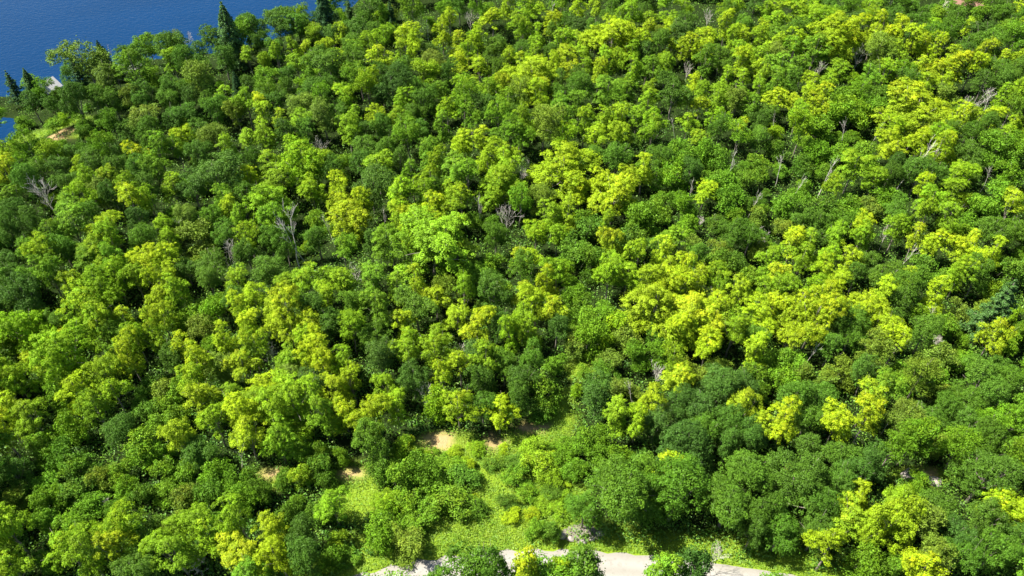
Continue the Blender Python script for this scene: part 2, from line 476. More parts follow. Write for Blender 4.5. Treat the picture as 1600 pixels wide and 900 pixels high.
# ------------------------------------------------------------------ what grows where (read off the photograph, crop by crop)
# each crop covers 400 x 225 photo pixels; x y width in tenths of a quarter pixel, then kind and colour
CROPS = {
(0, 0): "82 37 17 of;90 31 16 ag;98 35 17 ok;108 32 17 of;118 32 16 ov;126 30 17 ok;135 27 17 of;150 23 17 ag;158 20 16 ok;92 27 13 ag;79 34 9 of;100 34 14 ok;110 30 10 av;154 18 15 of;133 29 15 of;148 26 12 mg;108 38 12 ml;124 33 12 of;126 43 14 of;118 40 14 of;140 38 15 of;155 35 10 ml;85 46 20 mg;101 48 13 of;80 54 12 of;90 58 16 of;110 56 15 of;126 54 17 av;157 56 13 of;82 64 10 av;92 65 13 of;106 62 14 of;118 62 13 ok;130 64 14 of;142 62 15 ml;154 65 15 ml;90 74 18 av;106 76 15 ok;120 73 15 of;135 70 15 of;148 72 12 av;158 74 11 my;78 80 12 of;93 85 16 of;114 86 12 my;133 84 17 ov;154 85 13 ml;124 80 13 of;"
        "18 50 10 mg;27 57 9 ag;33 50 9 ok;42 47 12 of;56 42 24 av;48 52 14 ag;66 52 16 ov;72 46 10 ag;20 64 16 ok;32 66 12 of;48 64 16 ok;60 64 12 of;10 68 10 of;24 76 12 of;40 74 12 ov;52 78 9 sg;64 76 10 sg;14 76 9 sg;70 62 12 of;70 76 10 ag;34 78 10 sg",
(400, 0): "4 18 17 of;14 17 17 ok;26 17 16 of;48 42 28 Qf;85 56 26 Qb;3 15 9 of;12 13 12 ag;20 13 12 ag;30 14 9 al;40 13 9 ok;68 6 16 af;97 9 16 ag;107 10 14 ok;118 6 10 ag;127 5 10 of;139 4 12 ag;157 3 12 my;4 22 10 ok;18 22 10 ml;27 20 9 of;36 20 12 al;48 22 14 ok;62 20 16 of;75 18 10 of;96 18 15 my;121 11 9 my;148 11 14 my;158 16 8 my;3 30 10 ok;12 32 12 of;22 29 9 ml;31 28 8 my;43 28 10 my;55 24 8 my;60 29 12 of;70 26 10 ml;79 23 10 ml;92 26 12 my;100 28 12 my;117 25 12 my;127 28 14 my;138 28 12 my;150 27 8 of;"
        "50 35 14 my;63 33 8 mg;77 36 14 my;90 34 10 ml;98 32 10 my;109 31 12 ok;122 33 10 of;133 34 10 ml;148 34 12 of;158 39 9 my;5 38 10 al;14 36 9 ml;25 38 12 ml;38 35 10 of;48 42 18 of;62 42 14 of;82 39 10 mg;93 41 16 ok;108 41 14 ov;128 40 14 my;140 43 16 my;152 44 10 of;6 48 14 ag;20 45 12 of;33 47 14 mg;47 48 16 of;65 48 16 ag;78 49 12 ok;90 50 12 ag;105 48 16 al;122 49 14 ok;135 52 14 ml;148 54 12 ml;156 55 8 my;"
        "8 57 14 ag;20 55 10 of;34 56 16 of;48 57 14 of;58 58 10 ml;70 57 14 al;85 56 16 ob;100 58 14 of;115 56 12 mg;128 60 14 ml;145 58 14 ml;3 66 8 my;12 63 14 of;28 64 16 ov;42 64 12 ag;55 62 14 ml;66 62 10 mg;78 64 10 of;93 63 14 ml;105 65 16 of;118 66 10 of;130 66 14 ag;145 66 16 ok;157 66 9 ml;4 72 12 my;15 73 12 my;27 74 14 ml;42 74 14 ov;52 72 10 of;62 74 12 ml;74 73 12 my;88 74 12 ml;100 72 14 of;120 72 14 ml;135 74 12 mg;152 74 14 mg;"
        "5 84 14 ml;18 84 16 ok;32 82 14 of;45 84 16 av;58 83 14 ml;68 80 12 ok;78 81 10 of;92 82 14 ag;103 80 12 of;117 80 14 mg;130 87 18 my;143 86 14 my;155 82 12 mg;95 88 16 mg",
(800, 0): "12 47 30 By;62 24 28 By;3 3 10 ml;12 6 12 ml;20 6 12 ok;30 4 10 ml;42 7 10 my;53 6 12 my;62 5 8 of;72 6 12 ml;84 4 12 of;96 3 12 ml;108 4 10 al;138 5 12 al;152 4 14 ob;158 8 8 ml;4 13 12 ml;14 11 10 ml;24 16 12 my;34 14 10 of;43 17 14 ob;50 15 12 ob;62 14 14 of;75 11 12 ml;85 12 12 ml;98 12 12 ml;110 14 10 of;122 13 12 ml;135 11 10 of;147 14 12 of;157 18 10 my;6 22 12 ml;16 22 12 ml;28 22 10 of;40 20 10 ml;50 22 8 of;60 21 12 my;72 21 12 ml;85 20 14 my;97 19 10 my;108 23 16 ob;122 21 14 my;133 19 12 my;145 22 12 my;155 25 10 ml;"
        "5 31 12 ok;15 30 10 ml;30 28 12 ml;40 26 14 ml;52 26 10 my;62 27 12 my;75 27 12 my;83 28 12 my;92 29 12 of;100 27 9 my;110 31 12 my;122 29 12 my;137 27 10 ml;148 31 12 ml;4 38 10 mg;14 37 12 ml;24 36 10 ok;33 34 14 my;45 34 10 ml;56 33 12 ml;66 33 10 ml;75 36 9 ml;83 35 12 ob;95 37 12 al;106 36 12 ob;118 34 10 my;130 36 12 of;142 35 12 ml;154 36 12 ml;5 45 14 my;16 43 14 my;26 43 10 my;36 43 12 my;46 43 10 ml;57 43 12 ml;66 41 8 ml;74 43 9 ml;84 42 10 mg;96 44 12 ml;120 40 14 mg;132 41 10 of;143 42 14 my;155 43 12 my;"
        "8 54 16 my;18 55 14 my;30 50 10 of;42 52 16 ok;54 46 12 my;60 48 12 my;75 46 8 ml;88 46 12 mg;98 47 12 ml;114 50 10 my;122 47 12 ok;133 50 12 ml;145 50 12 ml;156 51 10 ml;5 62 14 av;18 63 14 my;30 59 10 of;44 58 16 of;58 59 16 mg;72 57 10 mg;86 56 10 ml;104 57 16 mg;100 62 18 ok;118 58 10 ml;130 58 12 ml;142 58 14 mg;154 60 10 ml;3 70 10 ok;30 67 14 mg;42 65 14 mg;57 66 14 of;70 69 12 mg;85 62 10 ml;95 66 10 of;110 63 12 ml;117 66 12 my;127 64 12 ml;140 63 14 av;150 66 12 mg;158 68 8 of;"
        "7 78 14 ml;20 77 20 av;34 78 12 mg;45 79 12 ml;58 76 12 ml;66 76 10 my;78 74 12 ml;88 75 14 ml;100 76 14 mg;110 75 10 ml;117 74 10 my;128 74 12 ml;145 76 10 my;155 77 12 ok;5 86 12 mg;17 86 12 ml;32 85 16 al;52 85 14 my;66 85 14 my;76 88 10 of;88 82 14 ml;103 86 16 sg;118 85 12 ml;130 82 12 of;142 84 14 ag;155 86 10 of",
(1200, 0): "92 68 42 By;40 22 28 By;4 4 12 ml;15 4 12 ag;27 4 12 ml;38 5 14 of;50 5 12 ag;63 6 12 al;76 5 14 af;88 6 12 af;100 7 10 af;112 5 12 ag;126 6 12 ag;138 5 12 af;152 6 14 ok;158 4 8 my;5 12 14 ml;16 12 14 ml;28 11 14 ml;40 12 12 ag;52 12 14 ob;65 11 12 al;78 13 14 of;92 14 14 af;105 12 12 ag;118 10 12 af;130 11 12 ag;145 11 12 af;157 13 10 af;4 20 12 mg;16 19 14 of;28 16 14 ml;40 19 14 my;53 18 14 my;68 18 14 my;80 20 12 my;92 21 12 ob;104 20 12 ml;115 19 12 af;125 16 10 my;136 20 16 ob;150 20 14 ag;158 17 8 ml;"
        "6 28 14 my;17 26 12 my;28 27 12 ml;40 24 14 my;52 25 14 my;66 24 14 my;77 25 14 my;90 29 14 my;100 27 10 af;112 25 12 af;124 27 12 af;138 27 14 of;152 27 14 ag;5 36 12 ov;16 33 12 mg;30 31 14 mg;42 31 14 ml;68 34 16 ov;80 33 12 ml;86 37 12 my;97 31 9 my;105 33 12 my;113 36 12 my;124 33 16 ob;136 34 12 my;148 36 12 my;158 37 8 my;8 45 16 mg;22 42 14 mg;34 41 14 mg;46 43 14 ml;58 44 14 ag;72 44 14 of;84 42 14 mg;95 41 14 my;106 43 14 my;117 44 14 my;127 44 12 my;143 43 16 of;155 46 14 of;"
        "5 55 14 mg;15 53 12 of;26 55 14 my;38 53 12 ml;48 55 14 of;62 50 16 mg;72 47 14 ml;85 51 14 of;100 50 12 ml;112 50 12 my;122 48 12 ml;135 52 16 ok;148 50 16 of;158 56 10 ml;6 64 14 my;16 64 12 my;24 61 12 my;32 62 10 my;31 67 9 my;45 63 20 sg;55 62 12 ag;68 62 14 sf;80 65 16 my;90 58 10 my;92 65 14 my;103 66 14 my;112 60 12 sv;147 61 10 ml;157 61 10 ml;5 74 14 av;18 72 12 ml;27 75 12 my;40 72 20 sg;52 72 20 sg;64 70 14 sg;76 71 14 my;87 72 14 ml;98 72 14 my;106 70 12 my;118 76 14 my;128 74 12 my;141 74 9 my;140 68 9 my;152 68 12 ag;"
        "6 84 14 mg;20 83 16 al;35 82 18 sg;50 82 18 sg;64 80 14 mg;78 82 14 ml;90 80 12 my;75 87 14 my;100 83 14 my;112 82 12 of;125 82 12 of;138 80 12 of;150 82 14 ml;95 88 14 my;108 88 12 ml;140 88 12 ag",
(0, 225): "3 6 14 ml;10 4 12 ml;20 5 16 ag;32 8 14 al;45 6 14 of;56 8 14 of;66 5 14 ag;78 6 14 of;88 10 10 my;100 8 16 mg;112 6 14 ag;125 9 16 of;143 6 14 ml;136 20 30 ob;158 15 10 ok;4 18 16 my;15 14 12 ag;25 17 16 of;40 15 16 ok;51 14 8 my;62 16 16 ok;75 16 14 of;85 18 14 of;98 17 14 mg;108 26 12 ml;120 27 18 ob;155 22 12 my;145 26 12 ok;8 32 16 mg;20 25 16 of;42 24 14 of;55 24 14 ml;68 22 14 ml;80 30 14 ml;92 27 16 of;52 32 16 ml;62 30 14 ov;70 32 14 ok;83 38 20 my;94 36 12 ml;152 34 16 of;140 38 12 mg;145 45 10 my;"
        "6 44 16 ok;18 46 18 ok;28 40 16 ok;42 40 16 mg;45 50 20 mg;57 45 12 of;65 53 16 my;75 50 12 ml;88 48 18 ob;103 51 12 ml;118 46 12 ov;130 48 14 mg;140 52 14 ml;152 50 14 ml;8 58 16 ok;20 56 14 ok;32 56 14 mg;48 58 14 of;70 60 12 ml;80 60 14 ml;90 60 12 of;105 58 14 ml;125 60 20 sv;140 57 16 of;155 58 14 ml;5 70 14 ok;17 65 12 mg;28 70 16 ml;20 74 12 ml;40 66 12 of;52 68 16 mg;62 71 14 ml;72 74 14 mg;92 70 18 my;104 72 10 my;92 78 14 my;103 80 14 my;115 75 12 ok;130 75 18 of;155 70 14 of;120 86 12 ml;130 84 16 of;148 84 14 ml;"
        "6 82 14 ok;16 84 16 mg;32 84 18 mg;45 87 14 ml;60 82 18 mg;72 84 16 ml;84 84 12 ml;100 88 10 my",
(400, 225): "110 62 45 Bl;12 36 28 Bl;30 12 30 Bl;58 42 28 By;150 24 30 Bl;8 12 18 ml;24 9 16 my;36 10 14 ml;14 22 18 ml;30 17 20 ml;50 20 16 ok;18 34 20 mg;5 26 12 ml;35 30 16 ml;42 28 14 mg;52 27 10 my;49 36 12 my;60 37 16 my;67 38 8 my;58 48 18 my;70 4 16 of;82 6 14 of;65 14 16 ok;76 16 20 ml;72 27 24 ob;90 12 14 ok;108 8 16 mg;100 12 12 of;113 16 8 ml;124 13 20 mg;132 20 18 mg;145 12 10 my;155 8 14 my;155 16 16 ml;98 22 12 mg;105 24 10 ml;112 30 12 ok;121 28 12 ml;128 34 12 ml;137 27 16 ml;150 26 18 ml;92 33 20 ml;80 42 12 ml;90 42 16 ml;105 34 10 ml;112 40 10 my;106 48 12 my;96 48 10 my;88 52 12 ml;"
        "122 43 14 ml;118 52 16 my;97 55 10 my;108 56 16 my;125 55 20 ml;12 46 18 mg;5 52 14 ok;8 60 16 of;18 64 14 of;38 58 18 of;45 62 12 ok;72 54 24 of;75 62 18 ob;55 66 16 mg;65 70 14 ok;85 63 20 mg;100 62 18 mg;92 72 20 mg;108 67 18 ml;120 65 18 ml;132 68 14 ml;102 80 16 mg;118 80 10 mg;8 78 18 of;20 86 14 ml;35 82 20 ml;46 80 12 ml;55 86 14 ml;72 82 18 mg;88 88 14 ml;100 88 10 my;152 68 16 ml;155 78 12 ml;145 75 14 sg;138 84 16 sg;150 58 14 of;145 45 12 al",
(800, 225): "32 14 38 By;64 33 28 By;100 88 30 By;18 10 16 my;30 10 14 my;42 12 14 my;22 18 16 my;34 20 16 ml;44 20 12 my;30 28 16 ok;42 30 12 my;20 38 16 ov;5 38 14 ag;50 6 14 of;65 12 16 of;82 15 18 my;78 22 14 my;72 24 10 my;66 19 14 of;55 25 14 my;62 34 16 my;57 38 12 my;68 40 14 my;72 34 10 my;60 48 14 ml;84 34 10 ml;92 10 14 of;105 10 16 sg;100 22 16 sg;112 16 14 ok;120 6 16 sg;130 12 14 sf;121 27 12 my;124 32 12 my;116 32 9 my;128 22 14 sg;132 28 16 sg;135 38 16 sg;147 22 14 sg;155 15 12 sg;35 46 16 my;25 46 14 ml;18 48 14 ml;15 56 14 ml;8 55 14 mg;28 56 12 ml;45 54 20 sf;55 56 14 sf;40 66 22 sf;"
        "50 68 14 sf;75 46 16 sg;90 44 14 sg;85 52 18 sg;72 62 20 sf;80 63 14 ok;61 63 9 my;92 62 12 of;95 70 14 my;104 70 10 my;108 40 14 sg;102 56 12 ml;120 55 12 my;125 62 10 ml;110 63 12 ml;116 70 16 of;130 68 14 sv;140 62 12 ml;155 68 12 sv;140 48 12 sg;148 60 14 of;138 56 12 of;5 68 14 my;13 72 8 my;5 80 12 of;28 80 16 ml;15 84 14 ml;22 88 16 my;35 88 10 ml;48 76 16 sf;52 73 12 ml;65 75 16 ml;60 84 14 ml;72 80 14 ml;78 72 8 my;98 78 14 my;90 80 12 my;108 80 12 my;118 82 12 my;85 88 16 my;100 88 16 my;115 88 14 my;130 74 16 sf;128 84 14 ml;140 76 14 sf;148 84 14 sg;158 85 8 my",
(1200, 225): "74 62 32 By;98 10 30 By;5 5 12 sf;18 6 14 ml;30 6 14 sg;45 6 16 sg;60 5 16 sg;78 5 16 my;92 4 14 my;104 6 16 my;100 12 16 my;82 11 12 ml;112 4 10 my;125 6 16 of;140 8 16 sg;152 8 14 sg;9 22 10 ml;20 14 12 sf;26 18 12 sg;23 32 10 my;37 11 10 al;42 14 16 of;53 15 18 ml;50 22 14 of;40 28 14 ml;38 34 10 ml;57 28 16 ml;66 22 12 ml;74 20 12 ok;82 26 16 sg;78 14 12 ok;95 18 18 ok;107 18 14 of;117 22 12 ml;116 30 12 ml;124 16 12 ml;135 22 16 sf;150 20 16 sg;97 28 14 my;90 31 10 my;104 31 14 my;100 38 16 ml;110 40 16 my;98 46 14 ml;112 48 12 ml;120 48 14 ml;74 33 14 sg;80 40 18 of;88 40 14 of;76 46 20 ok;"
        "90 48 12 of;62 38 14 sv;52 40 16 sg;40 42 14 sf;28 42 16 sf;12 40 16 sg;8 52 10 sv;20 48 14 of;30 52 14 of;45 50 14 sf;55 48 14 sg;130 40 16 sg;142 38 16 sg;138 46 16 sf;152 40 14 my;157 44 10 my;155 36 8 my;140 56 20 of;152 56 14 of;17 57 14 my;14 64 12 my;28 60 12 of;42 60 16 ml;25 66 14 ml;40 66 12 ml;12 70 12 my;12 76 12 my;20 74 16 ml;38 72 14 ml;50 74 8 my;48 64 12 of;60 54 10 my;58 60 12 ml;70 52 12 my;67 58 14 my;80 54 14 ml;85 58 10 mg;72 66 16 my;82 66 14 my;92 59 12 my;92 67 16 my;105 62 14 my;100 70 14 ml;112 72 18 ml;122 66 14 my;128 58 10 my;132 62 14 my;140 64 12 my;"
        "138 72 14 my;142 68 8 my;128 74 12 my;150 66 14 ml;152 74 12 my;148 72 10 my;60 72 16 ok;55 82 14 of;70 82 20 of;82 78 14 ml;88 84 14 my;97 78 16 sf;110 84 14 sg;5 84 12 my;22 80 16 ml;35 82 14 ml;45 86 14 my;30 87 12 ml;120 82 14 ml;130 84 14 of;150 83 16 sf;157 80 8 my;2 74 10 ml;75 88 14 ok;105 76 12 ml",
(0, 450): "60 18 34 Bl;44 45 34 Bl;16 28 32 Bl;4 6 18 of;18 8 24 ob;30 12 22 ob;8 15 16 ob;22 20 20 ob;36 20 16 of;14 24 20 my;24 26 22 av;5 30 16 my;14 36 22 av;26 36 18 av;20 46 14 my;45 4 14 ml;55 5 14 my;66 6 16 ml;47 12 16 my;60 14 16 ml;72 14 14 mg;78 21 12 my;88 18 10 mg;52 22 16 ml;65 24 16 ml;72 30 14 mg;43 34 14 my;40 42 18 ml;34 50 18 ml;55 36 14 ml;60 42 14 ml;45 54 14 ml;55 50 14 ml;66 56 16 ml;72 52 12 my;82 46 14 my;82 53 10 my;102 20 14 my;94 26 12 ml;105 22 8 my;86 33 12 ml;98 32 16 ml;95 40 14 mg;104 42 10 ok;114 34 5 my;100 5 10 my;110 4 12 ml;122 3 10 my;135 5 14 ok;148 8 16 ok;158 4 8 my;112 18 14 sg;122 15 14 sg;"
        "135 15 16 sg;125 25 16 sv;115 26 10 sg;132 34 10 sg;150 18 16 my;145 25 14 my;156 24 12 my;140 32 14 my;152 32 14 ml;158 38 10 ml;125 50 16 my;138 50 18 ov;122 60 12 ml;132 60 14 of;152 48 10 my;150 55 8 my;155 60 12 mg;145 66 16 ml;155 70 12 ml;125 70 12 my;132 76 14 my;128 82 12 ml;140 76 12 ml;150 80 12 my;120 87 14 my;135 85 14 ml;112 65 14 sg;100 66 16 sv;95 62 14 sf;90 70 14 sf;105 75 14 sg;92 78 14 sf;110 82 16 sg;98 84 16 sg;86 84 12 sf;115 58 12 sg;5 54 10 ml;15 54 14 my;12 60 16 ml;8 66 12 ml;15 70 14 ml;18 78 12 ml;4 80 8 ml;5 74 8 my;10 88 14 my;48 64 12 my;45 72 14 my;55 70 14 ml;65 64 14 ml;"
        "60 76 12 ml;68 72 12 my;50 82 14 my;58 84 14 my;66 80 14 mg;72 66 10 ml;72 76 14 ok;75 86 14 ok",
(400, 450): "22 72 36 Bl;20 20 30 By;40 42 28 By;5 5 14 mg;12 10 12 my;8 14 14 my;3 20 10 my;20 6 14 ml;22 18 16 my;20 24 16 ml;10 22 16 ml;5 30 12 ml;18 32 10 my;30 32 16 ml;35 14 12 ob;45 12 14 ob;42 22 22 ob;52 18 18 of;40 28 16 ob;60 12 16 of;62 4 16 ml;45 5 12 ml;30 4 10 ml;72 6 14 mg;75 15 18 mg;60 26 14 ml;55 32 12 ml;66 30 12 mg;90 19 10 my;85 26 12 my;94 26 12 ml;80 30 10 my;75 30 10 of;100 12 22 of;106 20 18 of;92 8 14 ob;103 3 10 my;112 6 14 my;118 9 12 ml;130 5 12 ml;132 14 14 my;126 18 10 my;120 22 12 ml;138 24 14 my;128 26 10 my;148 8 20 ob;145 16 16 ob;155 14 14 ob;150 22 14 ob;158 30 12 ml;130 32 22 ob;140 38 20 ob;136 46 16 ob;152 38 16 of;"
        "155 48 14 of;96 32 10 ml;105 32 16 ml;112 30 12 ml;100 38 14 ml;112 40 14 ml;95 44 14 ml;108 46 14 ml;115 48 10 ml;120 46 14 my;128 48 10 my;116 56 12 my;122 53 12 my;130 60 14 my;125 66 14 my;118 68 12 my;132 70 10 my;126 74 8 my;133 56 8 my;143 46 9 ml;145 52 9 ml;138 54 10 ml;35 40 14 my;44 39 12 my;30 46 14 my;40 46 16 my;50 44 12 ml;55 48 14 ml;63 50 12 mg;80 38 16 of;88 40 14 of;78 46 20 ob;88 48 14 ob;84 54 14 ob;76 51 7 my;70 54 12 ml;20 44 14 ml;5 48 10 of;12 52 18 ov;22 55 18 ov;38 58 18 ob;30 56 14 of;52 57 12 my;60 58 14 my;50 64 12 my;58 66 12 my;64 64 10 my;52 72 8 my;55 76 7 my;50 84 8 my;"
        "4 60 10 my;6 66 8 my;68 60 12 mg;74 62 10 ml;82 60 14 ml;78 68 14 ml;90 60 16 ob;98 58 16 ob;106 60 14 ob;100 68 18 ob;108 66 12 ob;102 78 14 ob;88 74 14 ml;95 76 14 ml;80 80 14 mg;65 82 16 ob;72 82 8 my;80 86 14 av;90 86 12 mg;20 66 18 ml;32 66 14 ml;18 76 16 ml;30 76 18 ml;40 72 14 mg;42 80 12 mg;22 86 14 ml;34 86 14 ml;6 76 12 mg;3 86 8 my;138 65 14 ok;142 72 12 ok;150 58 8 my;148 64 10 my;150 70 10 my;152 76 10 my;146 82 14 my;154 84 10 my;143 86 8 my;128 84 14 mg;140 60 10 ok",
(800, 450): "112 12 36 By;90 10 30 By;8 4 14 my;20 3 14 my;15 10 16 my;25 12 14 my;32 14 12 my;20 14 14 ml;4 8 12 ob;6 20 16 ml;15 20 14 ml;10 28 18 ml;5 34 14 ml;15 33 12 ml;8 40 16 mg;17 40 10 ml;12 48 14 of;28 24 18 ob;24 32 14 ob;32 20 10 my;36 6 14 sg;42 14 14 sg;55 6 8 my;56 16 10 my;45 22 16 sg;40 30 14 sg;48 34 18 sg;58 34 10 sl;38 38 14 sv;60 15 14 sg;70 8 12 my;70 12 14 ml;62 22 14 sl;75 22 12 sg;78 30 12 of;88 32 14 sf;70 32 16 sv;65 38 14 sg;82 38 12 ok;85 4 14 my;95 3 12 my;92 10 14 my;100 6 12 my;98 18 14 ml;105 14 14 my;108 20 14 my;90 20 12 ml;95 26 14 my;104 28 8 my;102 35 12 ml;115 6 14 my;118 14 16 my;128 8 14 my;128 14 12 my;"
        "140 5 14 my;146 8 10 my;155 6 12 ml;138 20 20 sg;150 20 14 sg;156 18 10 my;112 26 14 sg;125 26 12 my;128 32 14 ml;138 28 14 ml;135 36 14 ml;145 34 14 ml;152 34 10 my;152 40 10 my;122 36 12 my;115 44 8 my;140 42 12 ml;148 46 14 ml;130 48 8 my;142 52 10 ml;152 30 16 of;55 48 14 sv;70 44 14 sg;62 46 14 sv;78 44 14 sg;92 44 14 sg;100 48 14 al;88 50 12 ml;95 55 16 my;104 57 10 my;90 58 12 my;106 62 12 my;98 66 12 ml;84 64 12 my;88 72 14 my;80 68 8 my;70 70 9 ml;75 76 14 mg;66 82 9 ml;78 82 14 ml;82 86 12 ml;65 62 14 sv;53 65 27 ob;58 54 14 sf;20 66 18 sg;18 76 14 sf;5 58 12 ok;5 68 12 ok;45 80 14 sg;"
        "55 80 14 sg;118 56 16 sv;130 50 14 sv;132 58 22 ob;145 60 18 ob;128 66 18 ob;120 72 22 ob;105 74 18 ob;98 80 18 ob;112 82 18 ob;90 84 16 ob;130 76 14 of;145 74 14 my;138 78 12 my;152 76 12 my;157 82 9 my;135 84 16 of;148 84 16 of;120 88 16 of;152 56 18 sg;155 66 14 sg;145 50 16 sg",
(1200, 450): "28 22 30 By;3 4 12 ml;3 10 12 my;10 14 14 my;18 15 12 my;22 20 8 my;12 22 10 my;14 28 10 my;10 34 14 ml;24 24 14 ml;32 22 16 my;30 30 14 my;28 36 8 my;34 32 12 my;5 38 14 mg;14 38 12 mg;35 8 14 my;42 6 14 my;48 10 14 my;38 4 12 my;58 10 14 my;70 8 14 my;60 18 14 my;70 16 14 my;76 18 10 my;72 25 12 my;65 26 8 my;64 20 12 ml;50 20 16 ob;52 28 18 of;44 22 12 of;75 30 12 ml;84 32 8 my;80 36 14 my;92 38 14 my;88 5 18 of;82 12 14 ok;95 18 14 sg;90 22 14 of;100 9 8 my;110 8 14 ml;118 6 10 ml;105 5 12 my;118 16 14 sv;108 26 16 sg;98 28 14 of;140 32 10 my;135 36 14 mg;145 38 12 ml;155 28 16 al;150 34 14 sg;132 42 16 of;"
        "140 42 14 ml;120 40 12 my;115 40 14 al;105 44 18 sv;122 46 14 sg;95 46 14 of;78 46 18 av;65 42 18 av;50 38 18 av;40 36 18 of;40 44 16 of;58 46 16 av;70 54 14 ml;65 60 14 ml;75 62 12 mg;60 56 14 ok;85 52 14 sg;80 58 14 sg;92 60 14 av;88 68 12 av;95 66 14 av;102 58 16 sg;110 66 14 sv;118 58 18 ag;130 60 20 of;125 70 20 of;140 70 18 of;152 72 16 ag;150 62 18 of;155 50 16 mg;145 52 18 of;8 46 18 sg;18 48 14 sg;10 58 18 sg;22 56 14 sv;34 60 14 sv;45 58 14 sv;25 62 12 sg;15 70 20 of;30 70 20 of;42 74 20 of;25 80 18 of;50 68 16 of;15 78 16 of;38 82 16 of;52 78 14 of;62 72 12 ml;70 74 14 of;80 74 14 mg;68 80 14 of;"
        "60 84 10 my;48 82 8 my;42 86 10 my;5 80 8 my;10 86 8 my;85 84 12 av;90 78 12 sg;78 84 14 mg;100 82 14 of;112 78 16 of;125 82 18 of;140 84 18 ag;155 84 12 ag",
(0, 675): "3 3 8 my;6 8 8 ml;14 8 16 ok;26 6 16 sg;34 6 14 sg;30 14 14 sg;26 20 14 ml;30 26 8 my;22 14 12 sg;45 4 12 my;52 8 14 my;50 14 12 my;58 14 10 my;62 19 7 my;42 18 16 sf;50 24 16 sf;40 28 16 sg;56 30 14 sf;48 38 16 sf;12 26 16 of;6 22 14 ok;20 34 14 sf;30 34 14 sg;38 40 14 sg;12 42 14 sv;5 50 12 sv;28 45 14 sg;65 30 14 sv;75 26 14 sg;85 15 18 sg;92 20 16 sg;100 14 14 sg;95 30 16 sg;105 25 16 sg;110 20 14 sg;118 24 14 sg;80 35 14 sg;90 40 14 sf;105 38 16 sg;115 40 18 sv;125 32 16 sg;135 28 16 sg;145 32 14 sg;155 30 12 sf;130 42 16 sf;145 42 14 sg;155 42 14 sg;112 4 10 my;114 10 9 my;125 10 12 ok;142 12 12 mg;"
        "155 3 10 my;150 14 12 my;140 22 12 sv;75 50 10 my;84 48 8 ml;75 56 10 ml;80 60 12 ml;65 62 14 ml;58 45 14 sg;6 62 14 ml;10 58 12 sg;22 60 14 sg;30 56 14 sg;36 66 14 my;45 62 8 ml;52 70 12 my;48 75 10 my;40 70 12 ml;42 82 8 my;55 78 14 ml;72 72 8 my;70 66 10 ml;55 85 12 ml;105 60 14 my;108 66 10 my;100 68 14 ml;110 76 8 ml;118 56 14 ml;128 58 16 ml;130 62 14 ml;115 74 10 ml;140 58 10 ml;150 55 14 ml;138 68 8 my;148 74 14 my;140 82 14 ml;150 84 14 ml;156 70 10 mg;95 62 14 sf;90 72 16 sf;80 76 16 of;70 84 18 of;85 85 16 of;100 84 16 of;128 84 14 of;5 84 12 ml;18 85 12 my;30 82 14 sg;12 72 14 ok;25 76 10 ok;35 86 14 sg;155 88 10 mg",
(400, 675): "6 6 14 ml;14 5 10 ml;20 4 14 ml;20 12 16 ml;16 18 12 ml;32 12 14 sg;40 14 12 sf;58 8 14 my;64 10 12 my;58 15 14 my;72 6 16 of;78 12 14 ok;85 8 14 of;82 18 14 mg;92 14 12 sg;100 4 16 ok;130 2 12 ml;138 10 8 sl;30 28 14 sl;40 26 12 sg;38 22 14 sf;45 30 10 sf;15 30 10 sf;5 36 12 sf;12 42 18 af;25 44 18 af;35 46 14 af;20 54 14 sf;40 52 14 sf;8 60 16 my;16 58 14 ml;30 62 14 ok;12 70 14 my;14 78 16 my;22 74 16 ml;20 82 14 ml;30 76 12 ok;48 44 10 ml;54 50 14 my;50 58 10 my;58 45 10 ml;65 42 16 of;68 50 16 ok;62 62 14 of;70 68 12 ok;50 68 12 sl;48 78 16 sg;58 76 12 sg;40 84 14 sg;80 36 12 sl;78 42 10 sl;85 44 14 sl;75 32 12 sl;80 26 16 sf;"
        "95 30 18 sg;108 26 18 sg;122 24 16 sg;130 32 16 sf;118 34 20 sg;105 38 18 sg;95 46 16 sg;110 46 20 sg;125 44 20 sg;135 42 14 sf;100 56 16 sg;115 54 18 sg;128 52 16 sf;138 48 12 sf;148 20 11 sf;158 43 8 sf;138 79 20 of;150 87 12 of;113 89 8 sf",
(800, 675): "70 38 44 Qf;102 40 40 Qf;135 44 40 Qf;112 7 38 Qb;58 40 34 Qb;145 24 34 Qf;2 79 15 my;25 79 14 my;10 86 16 my;22 86 14 my;42 80 24 of;50 87 16 of;37 76 12 of;98 77 14 sl;95 84 18 sg;114 76 16 ob;118 83 16 ob;70 4 10 ml;72 12 18 ml;81 10 12 ml;90 14 14 al;62 10 14 sg;55 6 16 sg;45 8 16 sg;40 22 14 sg;55 16 14 sg;70 20 16 sg;85 22 14 sg;99 22 8 my;108 20 18 av;120 21 12 ml;97 8 14 ob;105 5 18 ob;115 8 16 ob;125 4 16 ob;135 8 18 ob;150 6 18 ob;120 14 14 of;132 26 8 my;140 18 18 of;152 18 18 ob;48 30 18 of;42 38 16 ob;52 40 16 ob;60 32 18 ob;55 48 16 ob;45 48 14 of;68 38 18 ob;72 28 16 ob;80 32 18 ob;78 42 18 ob;90 34 18 ob;95 42 18 ob;88 50 18 ob;76 52 14 of;102 32 18 ob;"
